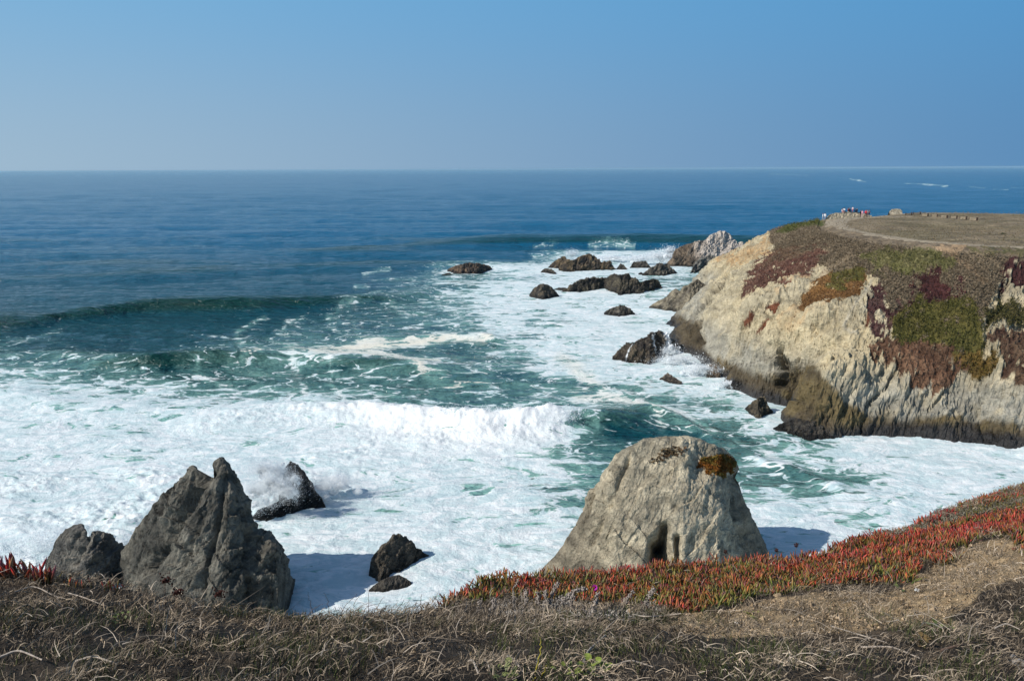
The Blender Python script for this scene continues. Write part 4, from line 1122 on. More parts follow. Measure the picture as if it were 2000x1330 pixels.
# ------------------------------------------------------------------ the near bluff
EDGE = [(-600, 1085, 4.2), (-300, 1095, 4.2), (0, 1118, 4.15), (120, 1138, 4.1), (240, 1152, 4.1), (350, 1172, 4.1), (450, 1198, 4.05), (600, 1210, 4.1), (800, 1202, 4.5), (850, 1190, 4.8), (960, 1130, 5.7), (1180, 1121, 5.9),
        (1380, 1102, 6.1), (1600, 1088, 6.3), (1660, 1056, 6.8), (1760, 1040, 7.0), (1850, 1000, 7.6), (2000, 950, 8.4), (2300, 860, 9.6), (2700, 800, 10.5)]
NP = [(-500, 1330, 2.6), (0, 1330, 2.5), (500, 1330, 2.4), (1000, 1330, 2.5), (1500, 1330, 2.5), (2000, 1330, 2.7), (2500, 1330, 2.9),
      (-400, 1230, 3.2), (0, 1245, 2.95), (500, 1255, 3.1), (1000, 1250, 3.3), (1500, 1250, 3.3), (2000, 1245, 3.3),
      (960, 1168, 5.1), (1180, 1180, 4.8), (1380, 1180, 4.6), (1600, 1170, 4.5), (1850, 1090, 5.3), (2000, 1050, 5.5), (1750, 1130, 4.9), (2000, 1150, 4.1), (1800, 1190, 4.0), (2400, 1150, 4.3), (2500, 1000, 6.0)] + EDGE
NPW = [tuple(unproj_y(*p)) for p in NP] + [(x, y, H - 1.62) for x, y in ((-2, 0), (0, 0), (2, 0), (-1, 1.2), (1, 1.2), (0, -2), (3, -2), (-3, -2))]
NS0 = Surf(NPW, c=.5, lam=.002)
EW = np.array([unproj_y(*p) for p in EDGE]); EAZ = EW[:, 0]/EW[:, 1]; EYD = EW[:, 1]
def NSf(X, Y):
    X = np.asarray(X, float); Y = np.asarray(Y, float)
    taz = X/np.maximum(Y, .2)
    ye = np.interp(taz, EAZ, EYD)
    d = np.maximum(Y - ye, 0)
    Yc = np.minimum(Y, ye); Xc = np.where(Y > ye, X*ye/np.maximum(Y, .2), X)
    z = NS0(Xc, Yc)
    return z - 1.75*d*sstep(-.1, .5, d) - .25*d
def nhit(px, py):
    d = np.array(ray(px, py))
    t = np.arange(1.0, 11, .01); P = d[None]*t[:, None]; Z = H + P[:, 2]
    g = NSf(P[:, 0], P[:, 1]) - Z
    i = np.argmax(g > 0) if (g > 0).any() else int(np.argmax(g))
    return np.array([P[i, 0], P[i, 1], float(NSf(P[i, 0], P[i, 1]))])
def nscale(p): return F/(p[1]*CP + (H - p[2])*SP)       # photo pixels per metre there

ICE = [(826, 1192), (850, 1172), (900, 1140), (945, 1122), (1000, 1128), (1100, 1116), (1200, 1104), (1380, 1092), (1500, 1082), (1600, 1076), (1640, 1056), (1700, 1052), (1750, 1054), (1790, 1046), (1850, 1030), (1900, 1012), (1960, 1000),
       (2100, 985), (2100, 1090), (1990, 1085), (1970, 1048), (1920, 1052), (1890, 1075), (1855, 1108), (1800, 1100), (1790, 1140), (1700, 1142), (1620, 1150), (1560, 1158), (1480, 1166), (1420, 1185), (1350, 1205), (1310, 1200), (1260, 1190), (1180, 1182), (1100, 1172), (1040, 1180), (1000, 1165), (930, 1178), (880, 1186)]
ICE2 = [(1640, 1060), (1652, 1030), (1700, 1010), (1745, 1016), (1800, 990), (1850, 965), (1880, 945), (1930, 932), (2000, 918), (2100, 890), (2100, 940), (2000, 975), (1930, 990), (1880, 1000), (1830, 1026), (1780, 1040), (1740, 1052), (1690, 1052)]
DIRT = [(1290, 1222), (1360, 1200), (1440, 1182), (1520, 1166), (1640, 1158), (1720, 1160), (1760, 1150), (1820, 1105), (1880, 1072), (1960, 1050), (2100, 1080), (2100, 1130), (1960, 1140), (1880, 1180), (1860, 1215), (1720, 1235), (1600, 1245), (1480, 1238), (1380, 1245)]
SCRUB = [(1700, 1044), (1760, 1040), (1800, 1015), (1850, 990), (1900, 975), (2100, 930), (2100, 985), (1960, 996), (1900, 1008), (1840, 1028), (1780, 1042), (1740, 1054)]
def zone(X, Y, Z, poly, j=18):
    x, y = proj(X, Y, Z)
    return in_poly(x + j*fbm(X*3, Y*3, 1.0, 3), y + j*.6*fbm(X*3, Y*3, 8.0, 3), poly)

taz = np.linspace(-1.3, 1.35, 440)
uu = np.concatenate([np.linspace(-2.5, .1, 24)[:-1], np.linspace(.1, 1.0, 240), 1 + np.linspace(0, 1, 90)[1:]**1.5*4.2])
ta, ug = np.meshgrid(taz, uu)
ye = np.interp(ta, EAZ, EYD)
GY_ = ug*ye; GX_ = ta*np.where(ug > .12, GY_, ye*.12)
GX_, GY_ = GX_.ravel(), GY_.ravel()
GZ_ = NSf(GX_, GY_)
dz_ = zone(GX_, GY_, GZ_, DIRT).astype(float); iz_ = (zone(GX_, GY_, GZ_, ICE) | zone(GX_, GY_, GZ_, ICE2)).astype(float)
cliffk = sstep(1.02, 1.15, ug.ravel())
G1 = fbm(GX_*1.4, GY_*1.4, 0, 4); G2 = fbm(GX_*6, GY_*6, 2, 4); G3 = fbm(GX_*24, GY_*24, 4, 3)
fo1, fe1 = facet(np.stack([GX_, GY_, GZ_], 1), .09, 6)
GZ2 = GZ_ + .05*G1*(1-cliffk) + .028*G2 + .008*G3 + dz_*(.018*fo1 + .012*G3) - cliffk*.2*np.abs(G1)
gc = np.tile(C(.042, .032, .023), (len(GX_), 1)); 
gc = gc*(1 + .5*G1[:, None])
gd = C(.34, .245, .14)*(1 + .35*G2[:, None]*1.2)
gd = gd*(1 - .35*sstep(.05, .35, G1))[:, None]
gc = gc*(1 - dz_[:, None]) + gd*dz_[:, None]
gk = sstep(.1, .4, G1 + .4*G2)*(1 - dz_)
gc = gc*(1 - .6*gk[:, None]) + C(.13, .09, .052)*.6*gk[:, None]
gc = gc*(1 - iz_[:, None]*.7) + C(.06, .04, .02)*iz_[:, None]*.7
gc = gc*(1 - cliffk[:, None]) + C(.26, .22, .16)*cliffk[:, None]
me = mesh_from('bluff_top', np.stack([GX_, GY_, GZ2], 1), grid_faces(len(uu), len(taz)))
set_col(me, 'col', np.clip(gc, .01, 1)); set_col(me, 'wet', np.zeros(len(GX_)))
SOIL = land_mat('bluff_soil', 9, 60, .02, .006, var=.4, wet=False)
tag(link('bluff_ground', me, SOIL), kind='structure')

def near_samples(n, rng, ylo=1.6, test=None, xr=1.0):
    """random points over the visible part of the bluff top, evenly per square metre"""
    out = []
    got = 0
    while got < n:
        X = rng.uniform(-5.0, 9.5, n*4); Y = rng.uniform(ylo, 10.2, n*4)
        t = X/Y; yy = np.interp(t, EAZ, EYD)
        k = (Y < yy + .12) & ((np.abs(t) < .80) | ((np.abs(t) < 1.2) & (rng.random(len(t)) < .35)))
        X, Y = X[k], Y[k]; Z = NSf(X, Y)
        if test is not None:
            k = test(X, Y, Z); X, Y, Z = X[k], Y[k], Z[k]
        out.append(np.stack([X, Y, Z], 1)); got += len(X)
    return np.concatenate(out)[:n]

def ribbons(name, B, ang, L, W, lift, arc, curl, cols, mat, seg=3, rng=None, up=None):
    """many thin bent blades or stems as one mesh. B base points; ang heading; lift rise over the length"""
    n = len(B); s = np.linspace(0, 1, seg + 1)[None, :]
    a = ang[:, None] + curl[:, None]*s
    dx = np.cos(a); dy = np.sin(a)
    step = (L/seg)[:, None]
    X = B[:, 0:1] + np.concatenate([np.zeros((n, 1)), np.cumsum(dx[:, :-1]*step, 1)], 1)
    Y = B[:, 1:2] + np.concatenate([np.zeros((n, 1)), np.cumsum(dy[:, :-1]*step, 1)], 1)
    Z = B[:, 2:3] + lift[:, None]*s + arc[:, None]*4*s*(1-s)
    Pm = np.stack([X, Y, Z], -1)
    T = np.gradient(Pm, axis=1); T /= np.linalg.norm(T, axis=2)[..., None] + 1e-9
    rv = rng.normal(size=(n, 1, 3)); S = np.cross(T, rv); S /= np.linalg.norm(S, axis=2)[..., None] + 1e-9
    w = (W[:, None]*(1 - .75*s))[..., None]*.5
    V = np.stack([Pm + S*w, Pm - S*w], 2).reshape(-1, 3)
    base = np.arange(n)[:, None, None]*2*(seg + 1); k = np.arange(seg)[None, :, None]*2
    Fc = (base + k + np.array([0, 1, 3, 2])[None, None]).reshape(-1, 4)
    me = mesh_from(name, V, Fc, True)
    set_col(me, 'col', np.repeat(cols, 2*(seg + 1), 0))
    return me
STRAW = simple_mat('straw', (.3, .25, .2), .8, .15, 30, attr='col')
rng = np.random.default_rng(42)

# dead stems and thatch lying over the slope
def thatch(name, n, Lr, Wr, test, c1, c2, label, lift=(0, .03), seedx=0, spread=.9, hz=.035):
    B = near_samples(n, rng, test=test)
    cl = fbm(B[:, 0]*2.2 + seedx, B[:, 1]*2.2, 1, 3)
    mound = fbm(B[:, 0]*1.4, B[:, 1]*1.4, 0, 4)*.05 + .06*fbm(B[:, 0]*5, B[:, 1]*5, 8, 2)
    fl = fbm(B[:, 0]*.8, B[:, 1]*.8, 5 + seedx, 2)*5
    ang = fl + rng.normal(0, spread, n)
    L = rng.uniform(*Lr, n)*rng.lognormal(0, .25, n); Wd = rng.uniform(*Wr, n)
    B[:, 2] += mound + rng.uniform(-.01, hz, n) + np.clip(cl, 0, 1)*.11
    f = np.clip(rng.beta(.9, 1.9, n) + .5*cl, 0, 1)[:, None]
    cc = (np.asarray(c1)*(1-f) + np.asarray(c2)*f)*rng.uniform(.7, 1.2, (n, 1))*(1 + 1.1*fbm(B[:, 0]*1.9, B[:, 1]*2.6, 33, 3))[:, None]
    cc = np.clip(cc, .012, 1)
    me = ribbons(name, B, ang, L, Wd, rng.uniform(*lift, n), rng.uniform(0, .02, n), rng.normal(0, .55, n), cc, STRAW, 2 if name == 'thatch' else 3, rng)
    o = link(name, me, STRAW); tag(o, label, 'dry grass', kind='stuff'); return o
def not_zone(X, Y, Z):
    d = zone(X, Y, Z, DIRT, 26); i = zone(X, Y, Z, ICE)
    r = rng.random(len(X))
    gap = fbm(X*2.6, Y*2.6, 12, 3) < -.14
    return ~((d & (r > .22 + .7*(fbm(X*4, Y*4, 51, 3) > .12))) | (i & (r > .08)) | (gap & (r > .18)))
thatch('thatch', 72000, (.015, .055), (.0022, .0052), not_zone, (.036, .027, .019), (.52, .415, .30), 'tangled mat of short dead stems covering the near slope')
thatch('dead_stems', 4200, (.04, .12), (.0026, .005), not_zone, (.20, .16, .12), (.60, .51, .41), 'longer pale bleached stems lying over the near slope', lift=(-.01, .05), seedx=9, spread=1.1, hz=.055)
def low_only(X, Y, Z):
    g = fbm(X*1.6, Y*1.6, 31, 3); x, y = proj(X, Y, Z)
    return not_zone(X, Y, Z) & (g > .02) & (y > 1200)
def upright(name, n, test, c1, c2, Lr, label, cat, wr=(.0015, .003), tilt=.35):
    B = near_samples(n, rng, test=test); B[:, 2] += fbm(B[:, 0]*1.4, B[:, 1]*1.4, 0, 4)*.05
    L = rng.uniform(*Lr, n); ang = rng.uniform(0, 6.28, n); f = rng.random((n, 1))
    me = ribbons(name, B, ang, L*tilt*rng.uniform(.2, 1.5, n), rng.uniform(*wr, n), L, np.zeros(n), rng.normal(0, .8, n), np.asarray(c1)*(1-f) + np.asarray(c2)*f, STRAW, 3, rng)
    o = link(name, me, STRAW); tag(o, label, cat, kind='stuff'); return o
upright('green_grass', 12000, low_only, (.055, .075, .02), (.12, .14, .05), (.03, .08), 'thin green grass coming up through the dead stems', 'grass')
upright('dry_stubble', 12000, not_zone, (.07, .055, .04), (.34, .27, .20), (.02, .06), 'short dry upright stubble on the near slope', 'dry grass')

# silvery scrub behind the succulents at right
def leaves3(P, size, n3, rng, upb=.5):
    n = len(P); T = []
    for j in range(n3):
        d = rng.normal(size=(n, 3)); d[:, 2] = abs(d[:, 2]) + upb; d /= np.linalg.norm(d, axis=1)[:, None]
        s = np.cross(d, rng.normal(size=(n, 3))); s /= np.linalg.norm(s, axis=1)[:, None]
        q0 = P + rng.normal(size=(n, 3))*size*.8
        T += [q0 + s*size*.3, q0 - s*size*.3, q0 + d*size]
    return np.stack(T, 1).reshape(-1, 3)
def leaf_field(name, n, poly, size, c1, c2, label, cat, hmax=.08, n3=5):
    P = near_samples(n, rng, test=lambda X, Y, Z: zone(X, Y, Z, poly))
    P[:, 2] += rng.uniform(0, 1, n)*hmax*(.6 + .8*np.clip(fbm(P[:, 0]*4, P[:, 1]*4, 3, 3) + .4, 0, 1))
    T = leaves3(P, size, n3, rng); me = mesh_from(name, T, np.arange(len(T)).reshape(-1, 3), False)
    f = rng.random((n, 1)); set_col(me, 'col', np.repeat(np.asarray(c1)*(1-f) + np.asarray(c2)*f, 3*n3, 0))
    o = link(name, me, LEAFM); tag(o, label, cat, kind='stuff'); return o
leaf_field('silver_scrub', 2400, SCRUB, .015, (.10, .10, .06), (.30, .28, .22), 'low silvery grey scrub between the red succulents at the bluff rim', 'scrub', .045)
leaf_field('low_green_succulents', 900, [(1780, 1000), (1860, 975), (1960, 950), (2100, 930), (2100, 1000), (1900, 1010)], .02, (.13, .13, .03), (.22, .17, .05), 'yellow green succulents sprinkled along the rim at far right', 'ground cover', .06, 4)

# ice plant: pointed three sided leaves, green below and red above
def ice_leaf(L=1.0, W=.14, seg=5, bend=.18):
    V = []; Fc = []
    for i in range(seg + 1):
        t = i/seg; r = W*.5*(.75 + .9*t - 1.0*t*t) if t < .98 else W*.06
        if i == seg: r = W*.05
        cx = bend*t*t
        for k in range(3):
            a = 2*math.pi*k/3 + math.pi
            V.append((cx*L + r*math.cos(a)*.9, r*math.sin(a), t*L))
    for i in range(seg):
        for k in range(3):
            a, b = i*3 + k, i*3 + (k+1) % 3
            Fc.append((a, b, b + 3, a + 3))
    return np.array(V), np.array(Fc)
LV, LF = ice_leaf(W=.17, seg=4)
LT = LV[:, 2]
ICEM = simple_mat('ice_plant_leaf', (.2, .1, .04), .45, .12, 60, attr='col', spec=.45)
def leaf_cols(n, rng, red):
    """per leaf base and tip colours"""
    red = np.asarray(red)[:, None]
    base = np.array([.09, .14, .03])*(1-red) + np.array([.17, .075, .03])*red
    tip = np.array([.24, .18, .04])*(1-red) + np.array([.52, .028, .035])*red
    pur = (rng.random((n, 1)) < .22)
    tip = np.where(pur, np.array([.20, .035, .055]), tip); br = (rng.random((n, 1)) < .06)
    tip = np.where(br, np.array([.55, .12, .04]), tip)
    v = rng.uniform(.6, 1.5, (n, 1))
    return base*v, tip*v
def ice_field(name, P, L, rng, red, tilt=.32):
    n = len(P)
    ax = rng.normal(0, tilt, n); ay = rng.normal(0, tilt, n); rz = rng.uniform(0, 6.28, n)
    V = LV[None]*L[:, None, None]
    c, s = np.cos(rz)[:, None], np.sin(rz)[:, None]
    X = V[..., 0]*c - V[..., 1]*s; Y = V[..., 0]*s + V[..., 1]*c; Z = V[..., 2]
    X = X + Z*ax[:, None]; Y = Y + Z*ay[:, None]; Z = Z*(1 - .35*np.hypot(ax, ay))[:, None]
    W_ = np.stack([X, Y, Z], -1) + P[:, None, :]
    Fc = (LF[None] + len(LV)*np.arange(n)[:, None, None]).reshape(-1, 4)
    me = mesh_from(name, W_.reshape(-1, 3), Fc, True)
    b, t = leaf_cols(n, rng, red)
    k = sstep(.22, .95, LT)[None, :, None]
    set_col(me, 'col', (b[:, None, :]*(1-k) + t[:, None, :]*k).reshape(-1, 3))
    return me
mat_root = bpy.data.objects.new('ice_plant_mat', None); COL.objects.link(mat_root)
mp_ = nhit(1350, 1150); mat_root.location = mp_; mat_root.empty_display_size = .2
tag(mat_root, 'broad band of red and green ice plant on the rim before the tan stack', 'ice plant')
def in_ice(X, Y, Z):
    a = zone(X, Y, Z, ICE, 14) | zone(X, Y, Z, ICE2, 8)
    g = fbm(X*3.1, Y*3.1, 44, 3)
    return a & (g > -.36)
nI = 12000
P = near_samples(nI, rng, ylo=3.2, test=in_ice)
clump = fbm(P[:, 0]*4.5, P[:, 1]*4.5, 15, 3)
P[:, 2] += .05*np.clip(clump + .25, -.2, .8) - .012
x_, y_ = proj(P[:, 0], P[:, 1], P[:, 2])
red = np.clip(.52 + 1.2*fbm(P[:, 0]*2.4, P[:, 1]*2.4, 25, 3) + rng.normal(0, .25, nI) + .25*sstep(1500, 1950, x_), 0, 1)
low = sstep(.0, 1.0, (y_ - np.interp(x_, [826, 945, 1200, 1600, 1800, 2000], [1172, 1122, 1104, 1076, 1046, 990]))/85)
red = np.clip(red - .65*low*rng.random(nI), 0, 1)
Ls = rng.uniform(.042, .085, nI)*(1 + .7*np.clip(clump, -.35, .6))
o = link('foliage', ice_field('foliage', P[300:] - mp_, Ls[300:], rng, red[300:]), ICEM, mat_root); tag(o, kind='stuff')
# leaves nearest the viewer, one by one
order = np.argsort(P[:, 1])[:0]
for i in range(300):
    me_ = ice_field('leaf', np.zeros((1, 3)), Ls[i:i+1]*1.1, rng, red[i:i+1])
    link('leaf', me_, ICEM, mat_root, loc=P[i] - mp_)

def clump_thing(name, label, cat, px, py, specs, redv, group=None):
    c = nhit(px, py)
    r = bpy.data.objects.new(name, None); COL.objects.link(r); r.location = c; r.empty_display_size = .1
    tag(r, label, cat, group)
    for (dx, dl, L, rd) in specs:
        p = nhit(px + dx, py + dl)
        me_ = ice_field('leaf', np.zeros((1, 3)), np.array([L]), rng, np.array([rd]), tilt=.2)
        k = np.array([1.6]); 
        link('leaf', me_, ICEM, r, loc=p - c)
    return r
r_ = random.Random(3)
clump_thing('ice_plant', 'tall red and green ice plant clump at the left frame edge', 'ice plant', 15, 1128, [(r_.uniform(-60, 42), r_.uniform(-14, 8), r_.uniform(.10, .16), r_.choice([.3, .8, .9, 1])) for _ in range(42)], 1)
clump_thing('ice_plant', 'bright red upright ice plant shoots beside the dark dried shrub', 'ice plant', 80, 1138, [(r_.uniform(-22, 20), r_.uniform(-8, 8), r_.uniform(.08, .145), r_.choice([.5, .9, 1, 1])) for _ in range(20)], 1)
clump_thing('ice_plant', 'pair of small green ice plant shoots left of the squat grey rock', 'ice plant', 115, 1142, [(r_.uniform(-14, 12), r_.uniform(-4, 6), r_.uniform(.05, .09), .05) for _ in range(8)], 1)
clump_thing('ice_plant', 'sparse dark green and red ice plant in front of the squat grey rock', 'ice plant', 150, 1146, [(r_.uniform(-22, 32), r_.uniform(-4, 7), r_.uniform(.04, .075), r_.choice([.1, .3, .9])) for _ in range(16)], 1)
clump_thing('ice_plant', 'small red and yellow green ice plant at the foot of the tall stack', 'ice plant', 225, 1154, [(r_.uniform(-28, 25), r_.uniform(-4, 5), r_.uniform(.035, .07), r_.choice([.1, .9, 1])) for _ in range(15)], 1)
clump_thing('ice_plant', 'green shoot on the slope at the left frame edge', 'ice plant', 5, 1238, [(r_.uniform(-18, 16), r_.uniform(-5, 5), r_.uniform(.03, .06), 0) for _ in range(9)], 1)

# tubes for stems, twigs and stalks
def tube(pts, radii, sides=5):
    P = np.array(pts, float); n = len(P)
    T = np.gradient(P, axis=0); T /= np.linalg.norm(T, axis=1)[:, None] + 1e-9
    up = np.array([.3, .8, .52]); A = np.cross(T, up); A /= np.linalg.norm(A, axis=1)[:, None] + 1e-9; B = np.cross(T, A)
    V = []
    for i in range(n):
        for k in range(sides):
            a = 2*math.pi*k/sides; V.append(P[i] + radii[i]*(math.cos(a)*A[i] + math.sin(a)*B[i]))
    return np.array(V), grid_faces(n, sides, True)
def spline(pts, n=14):
    P = np.array(pts, float); s = np.linspace(0, len(P)-1, n)
    Q = np.stack([np.interp(s, np.arange(len(P)), P[:, k]) for k in range(3)], 1)
    for _ in range(3): Q[1:-1] = (Q[:-2] + 2*Q[1:-1] + Q[2:])/4
    return Q
DEADM = simple_mat('bleached_stem', (.40, .34, .28), .85, .3, 90)
TWIGM = simple_mat('brown_twig', (.15, .10, .075), .85, .25, 90)
GREYM = simple_mat('grey_seed_head', (.30, .26, .23), .9, .3, 120)
YELM = simple_mat('yellow_stalk', (.36, .30, .05), .7, .15, 60)
def stalk(name, label, cat, pix, r0, mat, group=None, depthstep=0.0, wob=.006, extra=None, n=14):
    """a stem standing on the ground at the first pixel and passing through the others at about the same distance"""
    b = nhit(*pix[0]); pts = [b - np.array([0, 0, .01])]
    for i, (x, y) in enumerate(pix[1:]): pts.append(unproj_y(x, y, b[1] - .02 + depthstep*(i+1)))
    Q = spline(pts, n); Q[1:-1] += RNG.normal(0, wob, (n-2, 3))*.5
    r = np.linspace(r0, r0*.35, n)
    V, Fc = tube(Q - b, r); me = mesh_from(name, V, Fc)
    o = link(name, me, mat, loc=b); tag(o, label, cat, group)
    return o, Q, b
def beads(Q, b, parent, mat, n, rad, spread, name='seed_head', a=.2, z=1.0, seed=1):
    rg = np.random.default_rng(seed)
    s = rg.uniform(a, z, n)*(len(Q)-1); i = np.clip(s.astype(int), 0, len(Q)-2); t = (s - i)[:, None]
    P = Q[i]*(1-t) + Q[i+1]*t + rg.normal(0, spread, (n, 3)) - b
    oc = np.array([[1,0,0],[-1,0,0],[0,1,0],[0,-1,0],[0,0,1],[0,0,-1]], float)
    of = np.array([[0,2,4],[2,1,4],[1,3,4],[3,0,4],[2,0,5],[1,2,5],[3,1,5],[0,3,5]])
    V = P[:, None] + oc[None]*(rad*rg.uniform(.6, 1.3, n))[:, None, None]*rg.uniform(.6, 1.3, (n, 6, 1))
    me = mesh_from(name, V.reshape(-1, 3), (of[None] + 6*np.arange(n)[:, None, None]).reshape(-1, 3), False)
    return link(name, me, mat, parent)
ST = [([(1003, 1197), (1003, 1150), (1013, 1130)], 'tall thin dried flower spike hooked at its tip, left end of the group'),
      ([(1028, 1188), (1027, 1153)], 'short straight dried flower spike beside the thin hooked one'),
      ([(1050, 1190), (1052, 1155)], 'stout short dried flower spike left of the leaning pair'),
      ([(1064, 1190), (1067, 1151)], 'upright dried flower spike of the leaning pair'),
      ([(1070, 1188), (1078, 1160), (1090, 1138)], 'right leaning dried flower spike of the leaning pair'),
      ([(1088, 1198), (1102, 1168), (1122, 1151), (1144, 1150)], 'long arching dried flower spike bending over to the right'),
      ([(1114, 1192), (1119, 1163)], 'short dried flower spike under the arching one'),
      ([(1150, 1204), (1160, 1180), (1168, 1158)], 'dried flower spike standing alone just right of the magenta flower'),
      ([(1208, 1200), (1220, 1175), (1238, 1155)], 'dried flower spike leaning right above the silvery tuft'),
      ([(1252, 1196), (1266, 1170), (1276, 1147)], 'dried flower spike with a broad tip, farthest right of the group'),
      ([(963, 1200), (966, 1168)], 'faint grey dried spike at the left edge of the red mat'),
      ([(935, 1195), (938, 1172)], 'smallest grey dried spike, beside the leftmost succulents')]
for i, (pix, lab) in enumerate(ST):
    o, Q, b = stalk('dried_flower_spike', lab, 'dried flower', pix, .0035, GREYM, 'dried flower spikes in front of the ice plant', n=16)
    beads(Q, b, o, GREYM, 90 if i < 10 else 50, .0075 if i else .004, .007 if i else .003, seed=i, a=.15)
P_ = near_samples(420, rng, ylo=3, test=lambda X, Y, Z: zone(X, Y, Z, [(1010, 1175), (1060, 1170), (1120, 1172), (1160, 1195), (1250, 1188), (1280, 1180), (1290, 1215), (1200, 1220), (1060, 1205), (960, 1215), (950, 1190)]))
T = leaves3(P_ + np.array([0, 0, .02]), .017, 6, rng); me = mesh_from('silver_tufts', T, np.arange(len(T)).reshape(-1, 3), False)
f = rng.random((len(P_), 1)); set_col(me, 'col', np.repeat(C(.18, .15, .13)*(1-f) + C(.40, .37, .33)*f, 18, 0))
tag(link('silver_tufts', me, LEAFM), 'matted grey dead tufts at the foot of the dried flower spikes', 'dead plants', kind='stuff')

for pix, lab in [([(612, 1200), (606, 1175), (601, 1155)], 'thin bare twig pointing up left, leftmost at the rim gap'),
                 ([(594, 1204), (612, 1188), (631, 1178)], 'short thick bare twig bending right at the rim gap'),
                 ([(645, 1202), (641, 1175), (632, 1157)], 'bare twig leaning left in the middle of the rim gap'),
                 ([(661, 1205), (676, 1180), (697, 1160)], 'long bare twig leaning right above the blue shadow'),
                 ([(718, 1207), (719, 1175), (723, 1145)], 'tallest straight bare twig at the rim'),
                 ([(723, 1206), (736, 1182), (751, 1167)], 'faint slanting twig right of the tallest one'),
                 ([(822, 1200), (821, 1180), (823, 1160)], 'stubby dark twig at the left end of the red mat')]:
    stalk('bare_twig', lab, 'twig', pix, .004 if 'stubby' in lab else .0022, TWIGM, 'bare twigs along the rim')
for pix, lab in [([(325, 1180), (322, 1150), (328, 1128)], 'dark red dried seed head on a leaning stem, left, in front of the tall stack'),
                 ([(345, 1190), (343, 1170), (350, 1152)], 'rusty low dried seed head right of the leaning one'),
                 ([(428, 1200), (428, 1175), (429, 1155)], 'single dark red seed head in front of the right foot of the tall stack'),
                 ([(1418, 1096), (1419, 1084), (1419, 1077)], 'small dark dried flower above the red mat, before the tan stack'),
                 ([(1517, 1090), (1518, 1079), (1518, 1073)], 'small dark dried flower against the blue cliff shadow'),
                 ([(1553, 1086), (1555, 1068), (1556, 1062)], 'taller dark dried flower right of the one in the blue shadow'),
                 ([(1878, 990), (1882, 984), (1886, 982)], 'hooked brown dead stem on the rim at far right')]:
    o, Q, b = stalk('dried_seed_head', lab, 'dried flower', pix, .003, TWIGM)
    o2 = beads(Q, b, o, simple_mat('rust_seed', (.055, .02, .015), .9, .2, 60), 60 if pix[0][0] < 500 else 26, .007, .014 if pix[0][0] < 500 else .01, a=.8)
stalk('yellow_stalk', 'bare yellow green stalk standing in the thatch at the bottom centre', 'stalk', [(1042, 1332), (1050, 1300), (1057, 1262), (1055, 1244)], .004, YELM)
stalk('yellow_stalk', 'small yellow green side stalk right of the tall yellow one', 'stalk', [(1052, 1330), (1062, 1308), (1066, 1296)], .003, YELM)

def lying(label, pix, r0, mat=DEADM):
    pts = [nhit(*p) + np.array([0, 0, .035 + .02*(i % 2)]) for i, p in enumerate(pix)]
    Q = spline(pts, 14); c = Q[0].copy()
    V, Fc = tube(Q - c, np.linspace(r0, r0*.6, 14)*(1 + .15*np.sin(np.arange(14)*2.1))); me = mesh_from('dead_stick', V, Fc)
    tag(link('dead_stick', me, mat, loc=c), label, 'stick', 'bleached sticks lying on the slope')
lying('thick curved bleached stick sticking up beside the green leaves at the bottom centre', [(1137, 1318), (1148, 1295), (1160, 1275), (1182, 1262)], .006)
lying('bleached stick slanting down right at the bottom edge, left of the yellow stalk', [(990, 1298), (1003, 1312), (1022, 1330)], .006)
lying('pale stick slanting at the bottom edge, left of the centre', [(915, 1306), (925, 1316), (935, 1334)], .006)
lying('short upright pale stick at the bottom edge', [(947, 1304), (952, 1316), (957, 1328)], .004)
lying('long horizontal stick near the bottom, right of the curved one', [(1196, 1318), (1230, 1314), (1275, 1319)], .004)
lying('long pale stem crossing the left slope just below the rim', [(30, 1168), (70, 1160), (110, 1178), (140, 1190)], .004)
lying('forked pale stem below the foot of the tall stack', [(135, 1170), (165, 1185), (205, 1195)], .004)
lying('pale curved stem low on the left slope', [(0, 1300), (40, 1293), (85, 1305)], .005)
lying('twiggy stem on the lower right slope', [(1680, 1278), (1740, 1285), (1795, 1300)], .0045)
lying('thin long stem lying across the lower right slope', [(1620, 1234), (1680, 1262), (1730, 1268)], .003)
lying('crooked dark branch at the right, below the bare soil', [(1835, 1285), (1870, 1282), (1905, 1268)], .006, TWIGM)
lying('grey bleached stick just below the tan stone in the red mat', [(1235, 1210), (1260, 1222), (1300, 1213), (1330, 1215)], .005)
lying('pale horizontal stem at the bottom left', [(150, 1308), (185, 1306), (230, 1312)], .005)
lying('short pale stem at the right frame edge near the bottom', [(1940, 1240), (1962, 1236), (1990, 1242)], .004)

